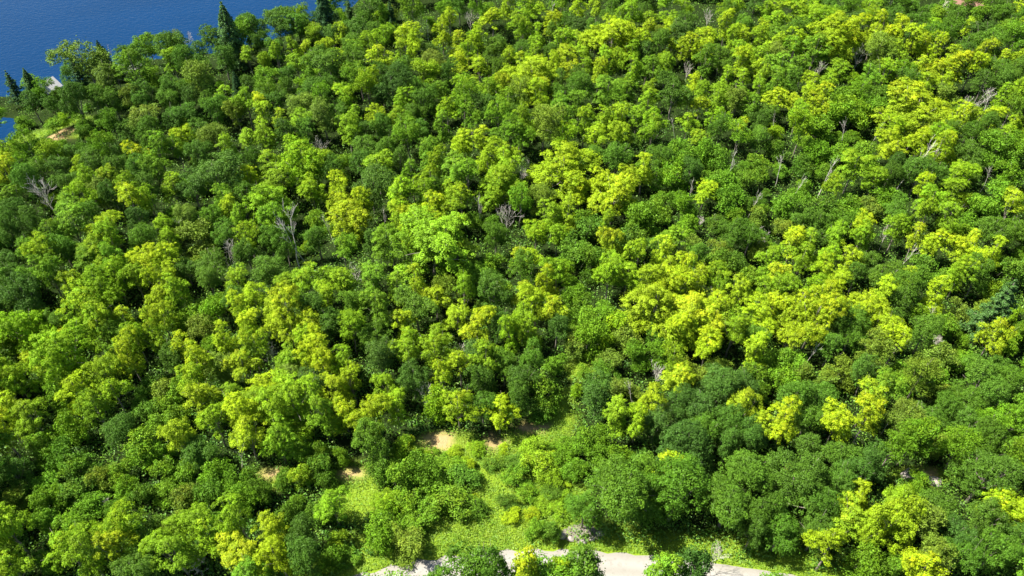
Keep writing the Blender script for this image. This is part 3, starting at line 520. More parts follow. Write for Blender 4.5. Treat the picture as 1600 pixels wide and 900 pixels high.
        "108 40 18 ob;115 34 16 of;105 50 18 ob;118 48 18 ob;125 40 18 ob;135 36 18 of;130 50 18 ob;145 34 18 of;142 46 18 of;152 42 16 of;155 52 14 of;80 58 14 of;92 57 12 mg;100 58 14 of;112 58 14 of;124 58 14 ob;138 56 18 of;150 62 12 of;25 38 12 sf;33 40 7 sl;30 50 10 sl;25 62 7 sf;12 10 14 sl;18 22 18 sl;24 30 14 sl;34 14 14 sg;3 18 12 sf;2 30 14 sg;10 38 12 sg;20 44 12 sl",
(1200, 675): "14 34 40 Qf;20 56 38 Qf;74 56 34 By;100 44 32 Qf;135 30 34 Qf;4 4 14 ob;14 6 10 my;18 12 7 my;25 8 14 of;32 4 8 my;46 3 8 my;35 12 14 of;45 12 14 of;25 20 14 of;55 14 16 of;65 16 18 ob;55 22 18 ob;68 24 16 of;62 6 14 ag;78 10 14 ag;75 18 16 ag;90 6 14 ag;98 16 14 of;108 18 14 of;105 6 12 sv;120 10 14 ag;130 14 16 ag;138 8 14 of;150 6 10 ml;155 16 12 ag;5 22 16 of;14 26 18 of;28 28 18 of;38 26 14 of;10 36 18 of;22 40 20 of;35 38 16 of;42 32 14 of;5 46 16 of;15 52 18 of;28 50 18 of;38 48 14 of;8 62 14 of;20 66 16 of;30 62 16 of;25 74 14 of;38 73 9 my;57 38 16 my;70 44 14 my;83 42 11 ml;76 53 16 my;66 58 13 my;80 63 14 my;73 73 13 my;53 52 14 ml;47 60 14 of;"
        "95 40 20 ob;105 38 18 of;110 48 18 of;100 48 16 ob;112 58 16 of;118 66 16 ob;95 58 14 av;100 66 16 av;90 70 16 av;105 78 14 av;118 78 16 of;92 50 12 sv;130 28 18 of;142 26 18 of;150 32 16 of;140 36 16 of;125 40 14 ok;130 48 14 ok;142 46 8 my;151 49 14 my;157 53 10 my;145 56 12 of;135 56 14 of;132 66 14 al;145 66 16 of;155 66 14 of;140 76 16 of;152 78 16 of;128 80 14 my;125 86 14 of;145 86 16 of;95 86 10 my;80 84 14 sg;105 85 10 my;88 86 10 sl;40 86 16 sg;55 84 18 sg;68 86 14 sg",
}
TINT = {'y': (.256, .380, .008), 'l': (.165, .307, .008), 'g': (.098, .222, .010), 'f': (.057, .144, .010), 'k': (.039, .106, .009), 'b': (.036, .100, .013), 'v': (.125, .200, .020)}
TONE = {'y': 'bright yellow-green', 'l': 'lime-green', 'g': 'fresh mid-green', 'f': 'deep green', 'k': 'dark green', 'b': 'dusky dark green', 'v': 'dull olive-green'}

cand = []
for (ox, oy), s in CROPS.items():
    for tok in s.split(';'):
        if not tok.strip(): continue
        x, y, w, c = tok.split()
        cand.append((ox + float(x) * 2.5, oy + float(y) * 2.5, float(w) * 2.5, c[0], c[1]))

# ------------------------------------------------------------------ dead trees, conifers (each read off by itself)
DEAD = [  # px, py (middle), kind, height in px, lean, label, landmark phrase
    (1108, 22, 'fan', 34, 0, 'pale leafless tree with a round fan of twigs near the ridge', 'the round pale leafless tree'),
    (735, 33, 'fan', 30, 0, 'greyish leafless crown between bright yellow maples near the ridge', 'the greyish leafless crown'),
    (292, 62, 'fan', 30, 0, 'pinkish bare snag standing against the blue lake', 'the snag against the lake'),
    (172, 84, 'pole', 30, 0, 'thin pinkish snag beside a narrow spruce by the lake', 'the thin lakeside snag'),
    (1075, 105, 'fan', 32, 4, 'bare grey boughs spreading over a lime-green hollow', 'the bare spreading boughs'),
    (1342, 92, 'fan', 40, -3, 'brownish bare tree forking upward between olive crowns', 'the brownish forked tree'),
    (1278, 112, 'fan', 34, 0, 'pale thin bare tree in front of a mid-green maple', 'the thin pale bare tree'),
    (1512, 152, 'fan', 60, 4, 'large bare tree with many pale upright boughs', 'the many-boughed bare tree'),
    (1540, 168, 'pole', 54, 14, 'long pale trunk leaning beside the many-boughed bare tree', 'the long leaning trunk'),
    (76, 308, 'fan', 70, -10, 'big grey leafless tree fanned out over a black gap', 'the big grey fan of branches'),
    (355, 402, 'fan', 62, -4, 'bleached white tree with crooked boughs and a bent trunk', 'the bleached crooked tree'),
    (276, 338, 'fan', 44, 0, 'brownish dying tree with bare twigs beside a blue-green oak', 'the brownish dying tree'),
    (506, 222, 'fan', 44, -6, 'pale forked snag above the yellow-topped maples', 'the pale forked snag'),
    (456, 372, 'pole', 88, -12, 'tall bare trunk leaning over a dark hollow', 'the tall leaning bare trunk'),
    (470, 368, 'pole', 80, -4, 'tall upright bare trunk with pale bark beside a leaning one', 'the tall upright bare trunk'),
    (518, 358, 'pole', 50, -10, 'slim bare trunk under a bright yellow maple', 'the slim trunk under the yellow maple'),
    (556, 420, 'fan', 34, 0, 'small bare white crown in front of a dark oak', 'the small white bare crown'),
    (791, 345, 'fan', 54, 2, 'thin grey bare tree with upright twigs among lime crowns', 'the thin grey upright tree'),
    (750, 332, 'pole', 54, 0, 'straight grey pole of a dead tree between two maples', 'the straight grey pole'),
    (818, 272, 'bush', 36, 0, 'brownish dead brush beside a broad yellow maple', 'the brownish dead brush'),
    (1192, 366, 'fan', 56, 0, 'wide greyish dead tree full of fine twigs', 'the wide twiggy dead tree'),
    (1096, 345, 'bush', 20, 0, 'small grey dead bush, first of a pair in the thicket', 'the pair of grey dead bushes'),
    (1117, 345, 'bush', 20, 0, 'small grey dead bush, second of a pair, under a yellow crown', None),
    (1058, 196, 'pole', 30, 1, 'short white broken trunk standing in a dark slot', 'the short white broken trunk'),
    (1143, 262, 'pole', 52, 4, 'straight white trunk standing beside a black shadow', 'the white trunk by the black shadow'),
    (1240, 297, 'pole', 40, 8, 'pale trunk leaning out of a black gap among saplings', 'the trunk leaning out of the gap'),
    (1219, 262, 'pole', 50, 14, 'slanting brown snag with two bare arms', 'the slanting two-armed snag'),
    (1286, 280, 'pole', 64, 12, 'slender pale birch-like trunk slanting through green saplings', 'the slender slanting trunk'),
    (1416, 258, 'pole', 76, 14, 'long bare yellowish trunk slanting across a dark gap', 'the long yellowish trunk'),
    (992, 612, 'pole', 46, 4, 'short white snag with peeling bark beside a yellow maple', 'the short white snag'),
    (422, 560, 'fan', 40, -8, 'forked bare white bough poking out of a yellow maple', 'the forked white bough'),
    (704, 546, 'fan', 42, 0, 'bare white crown of several stems beside a blue-green oak', 'the bare white crown of stems'),
    (786, 442, 'fan', 48, -10, 'crooked bare tree with twisted grey arms', 'the crooked twisted tree'),
    (1466, 532, 'bush', 26, 0, 'silvery dead bush on the hillside below a thicket', 'the silvery dead bush'),
    (1118, 878, 'fan', 50, -4, 'white bare tree standing beside the gravel road', 'the white bare tree by the road'),
    (1336, 690, 'pole', 46, 14, 'pale leaning snag rising out of dark oaks', 'the pale snag in the oaks'),
    (300, 882, 'bush', 36, 0, 'twiggy grey dead bush at the foot of lime maples', 'the twiggy grey bush'),
    (165, 786, 'bush', 26, 0, 'grey dead bush in the sapling thicket', 'the grey thicket bush'),
    (1322, 205, 'pole', 44, 8, 'thin pale stem leaning between sunlit saplings', 'the thin stem in the saplings'),
    (1080, 300, 'pole', 40, 2, 'short pale twin stem in a black slot between maples', 'the short stem in the black slot'),
    (1172, 325, 'pole', 44, 3, 'very thin white stem above the twiggy dead tree', 'the very thin white stem'),
    (1545, 275, 'pole', 36, 12, 'thin leaning stem over blue-green saplings', 'the thin stem over the saplings'),
    (1385, 365, 'fan', 36, 4, 'small dead crown of grey forks above a dark oak', 'the grey forked crown'),
    (1405, 410, 'pole', 50, 12, 'pale trunk slanting under yellow maples', 'the pale trunk under yellow maples'),
    (1212, 190, 'pole', 34, 8, 'white stick of a dead tree beside a round maple', 'the white stick'),
    (1368, 208, 'pole', 30, 14, 'short leaning stick in a dark hollow', 'the short leaning stick'),
    (1260, 560, 'pole', 30, 6, 'short grey trunk below yellow maples', 'the short grey trunk'),
    (1455, 495, 'pole', 30, 14, 'short white leaning trunk beside olive saplings', 'the short white leaning trunk'),
    (1390, 655, 'pole', 34, 12, 'bare grey stem among feathery ashes', 'the bare stem among ashes'),
    (660, 622, 'fan', 32, 8, 'white twisted dead bough beside a dark oak', 'the white twisted bough'),
    (835, 262, 'pole', 30, 0, 'greyish stem beside the brownish dead brush', 'the greyish stem'),
    (668, 45, 'pole', 24, 0, 'cream-white short snag near the ridge pines', 'the cream-white snag'),
    (858, 20, 'pole', 26, 0, 'white slim trunk near the top of the wood', 'the white slim trunk'),
    (243, 102, 'pole', 30, -4, 'slim white trunk on the lakeside slope', 'the slim lakeside trunk'),
    (600, 345, 'pole', 36, 2, 'grey stem in a notch between lime maples', 'the grey stem in the notch'),
    (370, 720, 'pole', 44, -4, 'white thin trunk beside a lime maple above the thicket', 'the white trunk above the thicket'),
    (1030, 575, 'fan', 34, 0, 'faint grey dead branches above a yellow maple', 'the faint grey branches'),
    (1260, 462, 'bush', 26, 0, 'silver-grey bare bush between yellow maples', 'the silver-grey bush')]
CONIF = [  # px, py (middle), px height, sort, colour, label, landmark
    (358, 52, 98, 's', 'f', 'dense green spruce standing tall against the lake', 'the tall lakeside spruce'),
    (507, 18, 84, 's', 'k', 'dark pointed spruce at the lake edge beside the ridge', 'the dark pointed spruce'),
    (163, 93, 66, 's', 'k', 'narrow dark spruce on the wooded point', 'the narrow dark spruce'),
    (20, 135, 56, 'p', 'k', 'dark pine at the tip of the wooded point', 'the dark point pine'),
    (48, 132, 58, 's', 'f', 'soft green conifer beside the white-roofed cottage', 'the soft green conifer'),
    (121, 112, 66, 'p', 'k', 'dark pine at the crown of the wooded point', 'the dark crown pine'),
    (528, 34, 40, 'p', 'f', 'layered pine, lowest of the group on the ridge', 'the lowest ridge pine'),
    (545, 18, 40, 'p', 'f', 'layered pine in the middle of the ridge group', 'the middle ridge pine'),
    (610, 20, 40, 'p', 'k', 'dark pine at the end of the ridge group', 'the end ridge pine'),
    (612, 46, 40, 'p', 'k', 'dark layered pine above the yellow maple patch', 'the pine above the yellow patch'),
    (370, 132, 34, 's', 'k', 'small dark spruce on the slope below the lake', 'the small slope spruce'),
    (1560, 482, 124, 'p', 'b', 'large blue-green pine with layered boughs over a black hollow', 'the large blue-green pine')]

# ------------------------------------------------------------------ clearing, bare soil, road (all as places on the ground)
WEED = [(800, 760, 110, 70), (830, 710, 60, 45), (880, 645, 20, 42), (910, 575, 34, 20), (700, 842, 150, 22), (760, 805, 110, 40), (880, 790, 40, 40), (1010, 858, 90, 8), (1215, 880, 70, 10), (590, 882, 60, 14), (690, 705, 70, 30), (560, 775, 50, 42), (660, 825, 80, 26), (550, 745, 40, 20), (430, 745, 40, 14), (1440, 745, 50, 14), (60, 212, 60, 5), (140, 213, 40, 5), (850, 672, 40, 14)]
SOIL = [(683, 690, 30, 14), (548, 739, 22, 11), (422, 738, 18, 8), (775, 692, 24, 9), (832, 668, 30, 9), (1440, 744, 26, 8), (90, 212, 16, 7)]

def ground_ellipse(z):
    cx, cy, rx, ry = z
    x, y, _ = at([cx, cx - rx, cx + rx, cx, cx], [cy, cy, cy, cy - ry, cy + ry])
    return x[0], y[0], (x[2] - x[1]) / 2, max(abs(y[3] - y[4]) / 2, .8)
WEED_E = [ground_ellipse(z) for z in WEED]
SOIL_E = [ground_ellipse(z) for z in SOIL]

def wob(x, y, s=1.0):
    return (np.sin(x * 1.1 * s + 2 * np.sin(y * .7 * s)) + np.sin(y * 1.3 * s + 2 * np.sin(x * .6 * s)) + np.sin((x + y) * 2.3 * s)) / 3

def mask(E, x, y, soft=.35):
    m = np.zeros(np.shape(x))
    for cx, cy, rx, ry in E:
        d = np.hypot((x - cx) / rx, (y - cy) / ry) + .22 * wob(x, y)
        m = np.maximum(m, 1 - smooth(1 - soft, 1 + soft * .6, d))
    return m

_re = on_plane([480, 560, 640, 720, 800, 900, 1000, 1060, 1150, 1210, 1260, 1330], [925, 897, 878, 866, 859, 859, 866, 872, 884, 893, 902, 918], 0)
def resample(p, n):
    d = np.r_[0, np.cumsum(np.linalg.norm(np.diff(p, axis=0), axis=1))]
    t = np.linspace(0, d[-1], n)
    q = np.stack([np.interp(t, d, p[:, i]) for i in (0, 1)], -1)
    for _ in range(6):
        q[1:-1] = (q[:-2] + 2 * q[1:-1] + q[2:]) / 4
    return q
ROAD = resample(_re, 60)
ROAD = np.vstack([[ROAD[0] + (ROAD[0] - ROAD[1]) * k for k in range(30, 0, -1)], ROAD, [ROAD[-1] + (ROAD[-1] - ROAD[-2]) * k for k in range(1, 31)]])
_tg = unit(np.gradient(ROAD, axis=0))
_nm = np.stack([_tg[:, 1], -_tg[:, 0]], -1)      # towards the camera's side
ROAD_W = 4.6

def road_dist(x, y):
    """Signed distance from the road's far edge; 0..ROAD_W is on the road."""
    P = np.stack([np.ravel(x), np.ravel(y)], -1)
    d = np.linalg.norm(P[:, None] - ROAD[None], axis=2)
    i = d.argmin(1)
    return ((P - ROAD[i]) * _nm[i]).sum(1)

# ------------------------------------------------------------------ the setting
def build_ground():
    def axis(a, b, step, far):
        c = np.arange(a, b + .1, step)
        o = [a - 6, a - 20, a - 60, a - 160, a - 500, a - far]
        p = [b + 6, b + 20, b + 60, b + 160, b + 500, b + far]
        return np.r_[o[::-1], c, p]
    xs = axis(-175, 175, 1.4, 4000); ys = axis(20, 260, 1.4, 4000)
    X, Y = np.meshgrid(xs, ys, indexing='ij')
    x, y = X.ravel(), Y.ravel()
    z = terrain(x, y)
    road = road_dist(x, y)
    near = (np.abs(x) < 60) & (y < 60)
    onroad = near & (road > -.5) & (road < ROAD_W + .5)
    wild = 1 - smooth(0, 1, np.where(near, (np.abs(road - ROAD_W / 2) < ROAD_W / 2 + .8), 0))
    z = z + .12 * wob(x, y, .9) * wild * (shore(np.stack([x, y], -1)) > 1)
    z = np.where(onroad, np.minimum(z, 0) - .06, z)
    nx, ny = len(xs), len(ys)
    i = np.arange(nx - 1)[:, None] * ny + np.arange(ny - 1)[None]
    F = np.stack([i, i + ny, i + ny + 1, i + 1], -1).reshape(-1, 4)
    me = bpy.data.meshes.new('ground')
    me.vertices.add(len(x)); me.vertices.foreach_set('co', np.stack([x, y, z], -1).astype(np.float32).ravel())
    me.loops.add(F.size); me.loops.foreach_set('vertex_index', F.astype(np.int32).ravel())
    me.polygons.add(len(F)); me.polygons.foreach_set('loop_start', np.arange(0, F.size, 4, dtype=np.int32))
    me.polygons.foreach_set('use_smooth', np.ones(len(F), bool))
    verge = np.where(near, 1 - smooth(2.0, 4.2, np.abs(road - ROAD_W / 2) - ROAD_W / 2), 0)
    for nme, val in (('weed', np.maximum(mask(WEED_E, x, y), verge)), ('soil', mask(SOIL_E, x, y, .5))):
        a = me.attributes.new(nme, 'FLOAT', 'POINT'); a.data.foreach_set('value', val.astype(np.float32))
    me.update(calc_edges=True)
    m, n, out = mat('forest_floor')
    p = N(n, 'ShaderNodeBsdfPrincipled'); p.inputs['Roughness'].default_value = 1.0; p.inputs['Specular IOR Level'].default_value = .02
    f1, f2 = noise(n, .35, 5), noise(n, 2.2, 6, rough=.7)
    c = mixc(n, f1, (.014, .015, .007), (.012, .024, .006))
    c = mixc(n, math_(n, 'MULTIPLY', f2, .6), c, (.020, .042, .008))
    c = mixc(n, attr(n, 'weed'), c, mixc(n, f2, (.11, .20, .013), (.18, .24, .022)))
    c = mixc(n, attr(n, 'soil'), c, mixc(n, f2, (.23, .165, .075), (.40, .29, .155)))
    n.links.new(c, p.inputs['Base Color'])
    b = N(n, 'ShaderNodeBump'); b.inputs['Strength'].default_value = .7; b.inputs['Distance'].default_value = .25
    n.links.new(f2, b.inputs['Height']); n.links.new(b.outputs[0], p.inputs['Normal'])
    n.links.new(p.outputs[0], out.inputs['Surface'])
    me.materials.append(m)
    tag(link('ground', me), kind='structure')

def build_water():
    xs = [-6000, 6000]
    me = bpy.data.meshes.new('lake_water')
    me.from_pydata([(-6000, 20, LAKE_Z), (300, 20, LAKE_Z), (300, 6000, LAKE_Z), (-6000, 6000, LAKE_Z)], [], [(0, 1, 2, 3)])
    m, n, out = mat('lake_water')
    p = N(n, 'ShaderNodeBsdfPrincipled')
    p.inputs['Roughness'].default_value = .12
    p.inputs['IOR'].default_value = 1.33
    p.inputs['Specular IOR Level'].default_value = .08
    tc = N(n, 'ShaderNodeTexCoord')
    mp = N(n, 'ShaderNodeMapping'); mp.inputs['Scale'].default_value = (1, 1.6, 1); mp.inputs['Rotation'].default_value = (0, 0, .5)
    n.links.new(tc.outputs['Object'], mp.inputs['Vector'])
    t = N(n, 'ShaderNodeTexNoise'); t.inputs['Scale'].default_value = .9; t.inputs['Detail'].default_value = 5
    n.links.new(mp.outputs[0], t.inputs['Vector'])
    t2 = N(n, 'ShaderNodeTexNoise'); t2.inputs['Scale'].default_value = .02; t2.inputs['Detail'].default_value = 2
    n.links.new(mp.outputs[0], t2.inputs['Vector'])
    n.links.new(mixc(n, t2.outputs['Fac'], (.0006, .016, .054), (.0012, .026, .088)), p.inputs['Base Color'])
    b = N(n, 'ShaderNodeBump'); b.inputs['Strength'].default_value = .5; b.inputs['Distance'].default_value = .25
    n.links.new(t.outputs['Fac'], b.inputs['Height']); n.links.new(b.outputs[0], p.inputs['Normal'])
    n.links.new(p.outputs[0], out.inputs['Surface'])
    me.materials.append(m)
    tag(link('lake_water', me), kind='structure')

def build_road():
    n_, k = len(ROAD), 17
    V, F = [], []
    for i in range(n_):
        for j in range(k):
            f = j / (k - 1)
            edge = .35 * math.sin(i * 1.9) * (.5 if j in (0, k - 1) else 0) + (.2 * math.sin(i * 4.3 + j) if j in (0, k - 1) else 0)
            o = f * ROAD_W + edge
            z = .05 + .10 * (1 - (2 * f - 1) ** 2) - .03 * math.exp(-((f - .3) / .07) ** 2) - .03 * math.exp(-((f - .7) / .07) ** 2)
            q = ROAD[i] + _nm[i] * o
            V.append((q[0], q[1], z if 0 < j < k - 1 else -.05))
    for i in range(n_ - 1):
        for j in range(k - 1):
            F.append((i * k + j, (i + 1) * k + j, (i + 1) * k + j + 1, i * k + j + 1))
    m, n, out = mat('gravel')
    p = N(n, 'ShaderNodeBsdfPrincipled'); p.inputs['Roughness'].default_value = .95
    f1, f2 = noise(n, .5, 4), noise(n, 9, 6, rough=.7)
    c = mixc(n, f1, (.204, .199, .188), (.262, .256, .243))
    c = mixc(n, math_(n, 'MULTIPLY', f2, .55), c, (.29, .28, .258))
    f3 = noise(n, 1.4, 5, rough=.7)
    c = mixc(n, math_(n, 'MULTIPLY', math_(n, 'SUBTRACT', f3, .5), 3.5, True), c, (.15, .135, .115))      # damp and dusty patches
    c = mixc(n, math_(n, 'MULTIPLY', attr(n, 'loose'), .8), c, mixc(n, f3, (.145, .135, .116), (.22, .207, .183)))   # loose darker gravel off the wheel tracks
    n.links.new(c, p.inputs['Base Color'])
    b = N(n, 'ShaderNodeBump'); b.inputs['Strength'].default_value = .5; b.inputs['Distance'].default_value = .05
    n.links.new(f2, b.inputs['Height']); n.links.new(b.outputs[0], p.inputs['Normal'])
    n.links.new(p.outputs[0], out.inputs['Surface'])
    me = mesh_py('gravel_road', V, F, m, True)
    f_ = (np.arange(len(V)) % k) / (k - 1)
    lo = 1 - np.maximum(np.exp(-((f_ - .28) / .13) ** 2), np.exp(-((f_ - .70) / .13) ** 2))
    a = me.attributes.new('loose', 'FLOAT', 'POINT'); a.data.foreach_set('value', (lo * .75).astype(np.float32))
    tag(link('gravel_road', me), kind='structure')

build_ground(); build_water(); build_road()

# ------------------------------------------------------------------ choose the trees
px = np.array([c[0] for c in cand]); py = np.array([c[1] for c in cand]); wpx = np.array([c[2] for c in cand])
kind = np.array([c[3] for c in cand]); colr = np.array([c[4] for c in cand])
front = (py > 850) & (px > 650) & (px < 1160)      # tall trees rooted on the near side of the road
kind = np.where(front, np.where(kind == 'o', 'O', 'M'), kind)
hc = np.array([SPEC[k][2] for k in kind])
_, _, dep = at(px, py, hc)
Dm = np.clip(wpx * dep / FPX * np.where(kind == 's', 1.25, np.where(front, 1.45, 1.16)), np.where(kind == 's', 2.6, np.where(front, 3.0, 4.2)), np.where(kind == 's', 6.5, 13.0))
ref = np.array([SPEC[k][0] for k in kind])
sc = Dm / ref
vs = np.where(kind == 's', np.clip(sc, .8, 1.5) / sc, np.clip(sc, .3, 2) ** -.5 * .9)
gx, gy, _ = at(px, py, np.where(kind == 's', 1.5, 6.5))
low = (kind == 's') & (mask(WEED_E, gx, gy) > .4)                 # bushes in the clearing stay low
vs = np.where(low, .6, vs)
vs = np.where(front, 1 / sc, vs)
hc2 = hc * sc * vs
py = np.where(front, py + 14, py)
gx, gy, dep = at(px, py, hc2)
KEEP = []                                           # things the photograph shows unobstructed
for d in DEAD:
    for f in (-.3, 0, .3): KEEP.append((d[0], d[1] + f * d[3], 4.0))
KEEP += [(a, b, .3) for a, b, _, _ in SOIL] + [(1452, 748, .3), (1428, 743, .3), (900, 834, .3), (880, 836, .3), (925, 836, .3), (75, 130, 3), (1507, 4, 3), (358, 14, 8), (358, 34, 6), (507, 6, 6)]
KEEP = np.array(KEEP)
KD = at(KEEP[:, 0], KEEP[:, 1], KEEP[:, 2])[2]
def blocks(x, y, D, d):
    r = D / 2 * FPX / d
    return bool(((d < KD + 1) & (np.hypot(x - KEEP[:, 0], y - KEEP[:, 1]) < .72 * r)).any())
openness = np.maximum(mask(WEED_E, gx, gy), mask([(a_, b_, c_ * 1.35, d_ * 1.35) for a_, b_, c_, d_ in SOIL_E], gx, gy))
order = np.argsort(-(Dm + np.where(kind == 's', 1.6, 0)))
keep = []
for i in order:
    ok = True
    if not front[i] and blocks(px[i], py[i], Dm[i], dep[i]): continue
    if kind[i] in 'moaBQ' and openness[i] > .5: continue
    if not front[i] and -.5 < road_dist(gx[i], gy[i])[0] < ROAD_W + .5 and gy[i] < 60: continue
    for _ in range(12):                              # stand it on the bank, not in the lake
        if shore(np.array([[gx[i], gy[i]]]))[0] > 1.2: break
        gy[i] -= 1.5; gx[i] *= 1 - 1.5 / max(gy[i], 30)
    else: continue
    for j in keep:
        d = math.hypot(gx[i] - gx[j], gy[i] - gy[j])
        f = .50 if 's' in (kind[i], kind[j]) else .56
        if d < f * (Dm[i] + Dm[j]) / 2:
            ok = False; break
    if ok: keep.append(i)
TREES = [dict(x=gx[i], y=gy[i], D=Dm[i], s=sc[i], v=vs[i], k=kind[i], c=colr[i], px=px[i], py=py[i], h=hc2[i]) for i in keep]

# low shrubs in the gaps that are left
FILL = []
allx = [(t['x'], t['y'], t['D']) for t in TREES]
_n = 6000
_qx = rng.uniform(0, 1600, _n); _qy = rng.uniform(20, 895, _n)
_X, _Y, _ = at(_qx, _qy, 1.0)
_P = np.stack([_X, _Y], -1)
_rd = road_dist(_X, _Y)
_ok = (shore(_P) > 2) & ~((_Y < 60) & (_rd > -1.2) & (_rd < ROAD_W + 1.2)) & (mask(WEED_E, _X, _Y) < .3) & (mask(SOIL_E, _X, _Y) < .1)
for qx, qy, X_, Y_ in zip(_qx[_ok], _qy[_ok], _X[_ok], _Y[_ok]):
    if len(FILL) >= 272: break
    X_, Y_ = float(X_), float(Y_)
    D_ = R.uniform(2.0, 4.2)
    if blocks(qx, qy, D_, float(Y_ * cp - (1 - CAM_H) * sp)): continue
    if any(math.hypot(X_ - a, Y_ - b) < .39 * (D_ + c) for a, b, c in allx): continue
    allx.append((X_, Y_, D_))
    FILL.append(dict(x=X_, y=Y_, D=D_, s=D_ / 4, v=R.uniform(.8, 1.2), k='s', c=R.choice('ggggfvl'), px=qx, py=qy, h=1.0, fill=True))
_k = 0
for qx, qy in zip(rng.uniform(600, 900, 900), rng.uniform(690, 838, 900)):
    if _k >= 52: break
    if 748 < qx < 802 and qy > 740 or qy > 815 and qx < 870: continue          # the mown strip and the verge stay open
    X_, Y_, d_ = at(qx, qy, .4); X_, Y_ = float(X_[0]), float(Y_[0])
    if mask(WEED_E, np.array([X_]), np.array([Y_]))[0] < .6 or mask(SOIL_E, np.array([X_]), np.array([Y_]))[0] > .1: continue
    D_ = R.uniform(1.0, 2.6)
    if blocks(qx, qy, D_, float(d_[0])) or any(math.hypot(X_ - a, Y_ - b) < .40 * (D_ + c) for a, b, c in allx): continue
    allx.append((X_, Y_, D_)); _k += 1
    FILL.append(dict(x=X_, y=Y_, D=D_, s=D_ / 4, v=R.uniform(.5, .8), k='s', c=R.choice('glllgy'), px=qx, py=qy, h=.5, fill=True))
print('trees', len(TREES), 'fill', len(FILL), {k + c: sum(t['k'] == k and t['c'] == c for t in TREES) for k in 'moas' for c in 'ylgfkbv'})

# ------------------------------------------------------------------ labels: each tree told apart by its look and the landmark it stands by
LAND = [(d[6], d[0], d[1]) for d in DEAD if d[6]] + [(c[6], c[0], c[1]) for c in CONIF] + [
    ('the gravel bank', 905, 832), ('the round dark oak', 932, 612), ('the pale boulders', 1445, 744), ('the sandy clearing patch', 684, 690),
    ('the small brown soil patch', 422, 738), ('the road bend', 800, 870), ('the cream cottage', 1505, 4), ('the grey-roofed boathouse', 203, 98)]
WORD = ['nearest', 'second', 'third', 'fourth', 'fifth', 'sixth', 'seventh', 'eighth', 'ninth', 'tenth', 'eleventh', 'twelfth', 'thirteenth', 'fourteenth', 'fifteenth']
NOUN = {('m', 'y'): 'maple', ('m', ''): 'maple', ('o', ''): 'oak', ('a', ''): 'ash', ('s', ''): 'sapling', 'fill': 'low shrub'}

def noun(t):
    if t.get('fill'): return 'shrub'
    return {'m': 'maple', 'o': 'oak', 'M': 'maple', 'O': 'oak', 'B': 'maple', 'Q': 'oak', 'a': 'ash', 's': 'sapling'}[t['k']]

def size_word(t):
    lim = {'B': (5, 8), 'Q': (5, 8), 'M': (4, 5.5), 'O': (4, 5.5), 'm': (5.2, 7.6), 'o': (6, 8.5), 'a': (5, 7), 's': (3.4, 4.6)}[t['k']]
    return 'small' if t['D'] < lim[0] else 'large' if t['D'] > lim[1] else 'mid-sized'

def label_all(T):
    cls = {}
    for t in T:
        t['cls'] = (size_word(t), TONE[t['c']], noun(t))
        cls.setdefault(t['cls'], []).append(t)
    for key, ts in cls.items():
        slots = {}
        for li, (nm, lx, ly) in enumerate(LAND):
            sect = {}
            for t in ts:
                dx, dy = t['px'] - lx, t['py'] - ly
                s = ('right of' if dx > 0 else 'left of') if abs(dx) > abs(dy) else ('below' if dy > 0 else 'above')
                sect.setdefault(s, []).append((math.hypot(dx, dy), id(t), t))
            for s, rows in sect.items():
                rows.sort(key=lambda r: r[0])
                for k, (d, _, t) in enumerate(rows[:15]):
                    slots.setdefault(id(t), []).append((k * 60 + d, k, s, nm))
        for t in ts:
            _, k, s, nm = min(slots[id(t)])
            t['label'] = f"{key[0]} {key[1]} {key[2]}, {WORD[k]} one {s} {nm}"
label_all(TREES); label_all(FILL)

# each tree's green is blended a little with its neighbours' greens
_xy = np.array([(t['x'], t['y']) for t in TREES + FILL]); _tt = np.array([TINT[t['c']] for t in TREES + FILL])
for i, t in enumerate(TREES + FILL):
    w = np.exp(-((_xy - _xy[i]) ** 2).sum(1) / (2 * 9.0 ** 2))
    t['tint'] = tuple(.80 * _tt[i] + .20 * (w[:, None] * _tt).sum(0) / w.sum())
# ------------------------------------------------------------------ plant them
def jitter(c, a=.12):
    f = R.uniform(1 - a, 1 + a); g = R.uniform(-.07, .07)
    return (c[0] * f * (1 + g), c[1] * f, c[2] * f * R.uniform(.8, 1.25), 1)

def root(name, x, y, rz, scale, label, cat, group, tilt=(0, 0)):
    o = bpy.data.objects.new(name, None)
    COL.objects.link(o)
    o.empty_display_size = .5
    o.location = (x, y, float(terrain(x, y)[0]) - .05)
    o.rotation_euler = (tilt[0], tilt[1], rz)
    o.scale = scale
    return tag(o, label, cat, group)

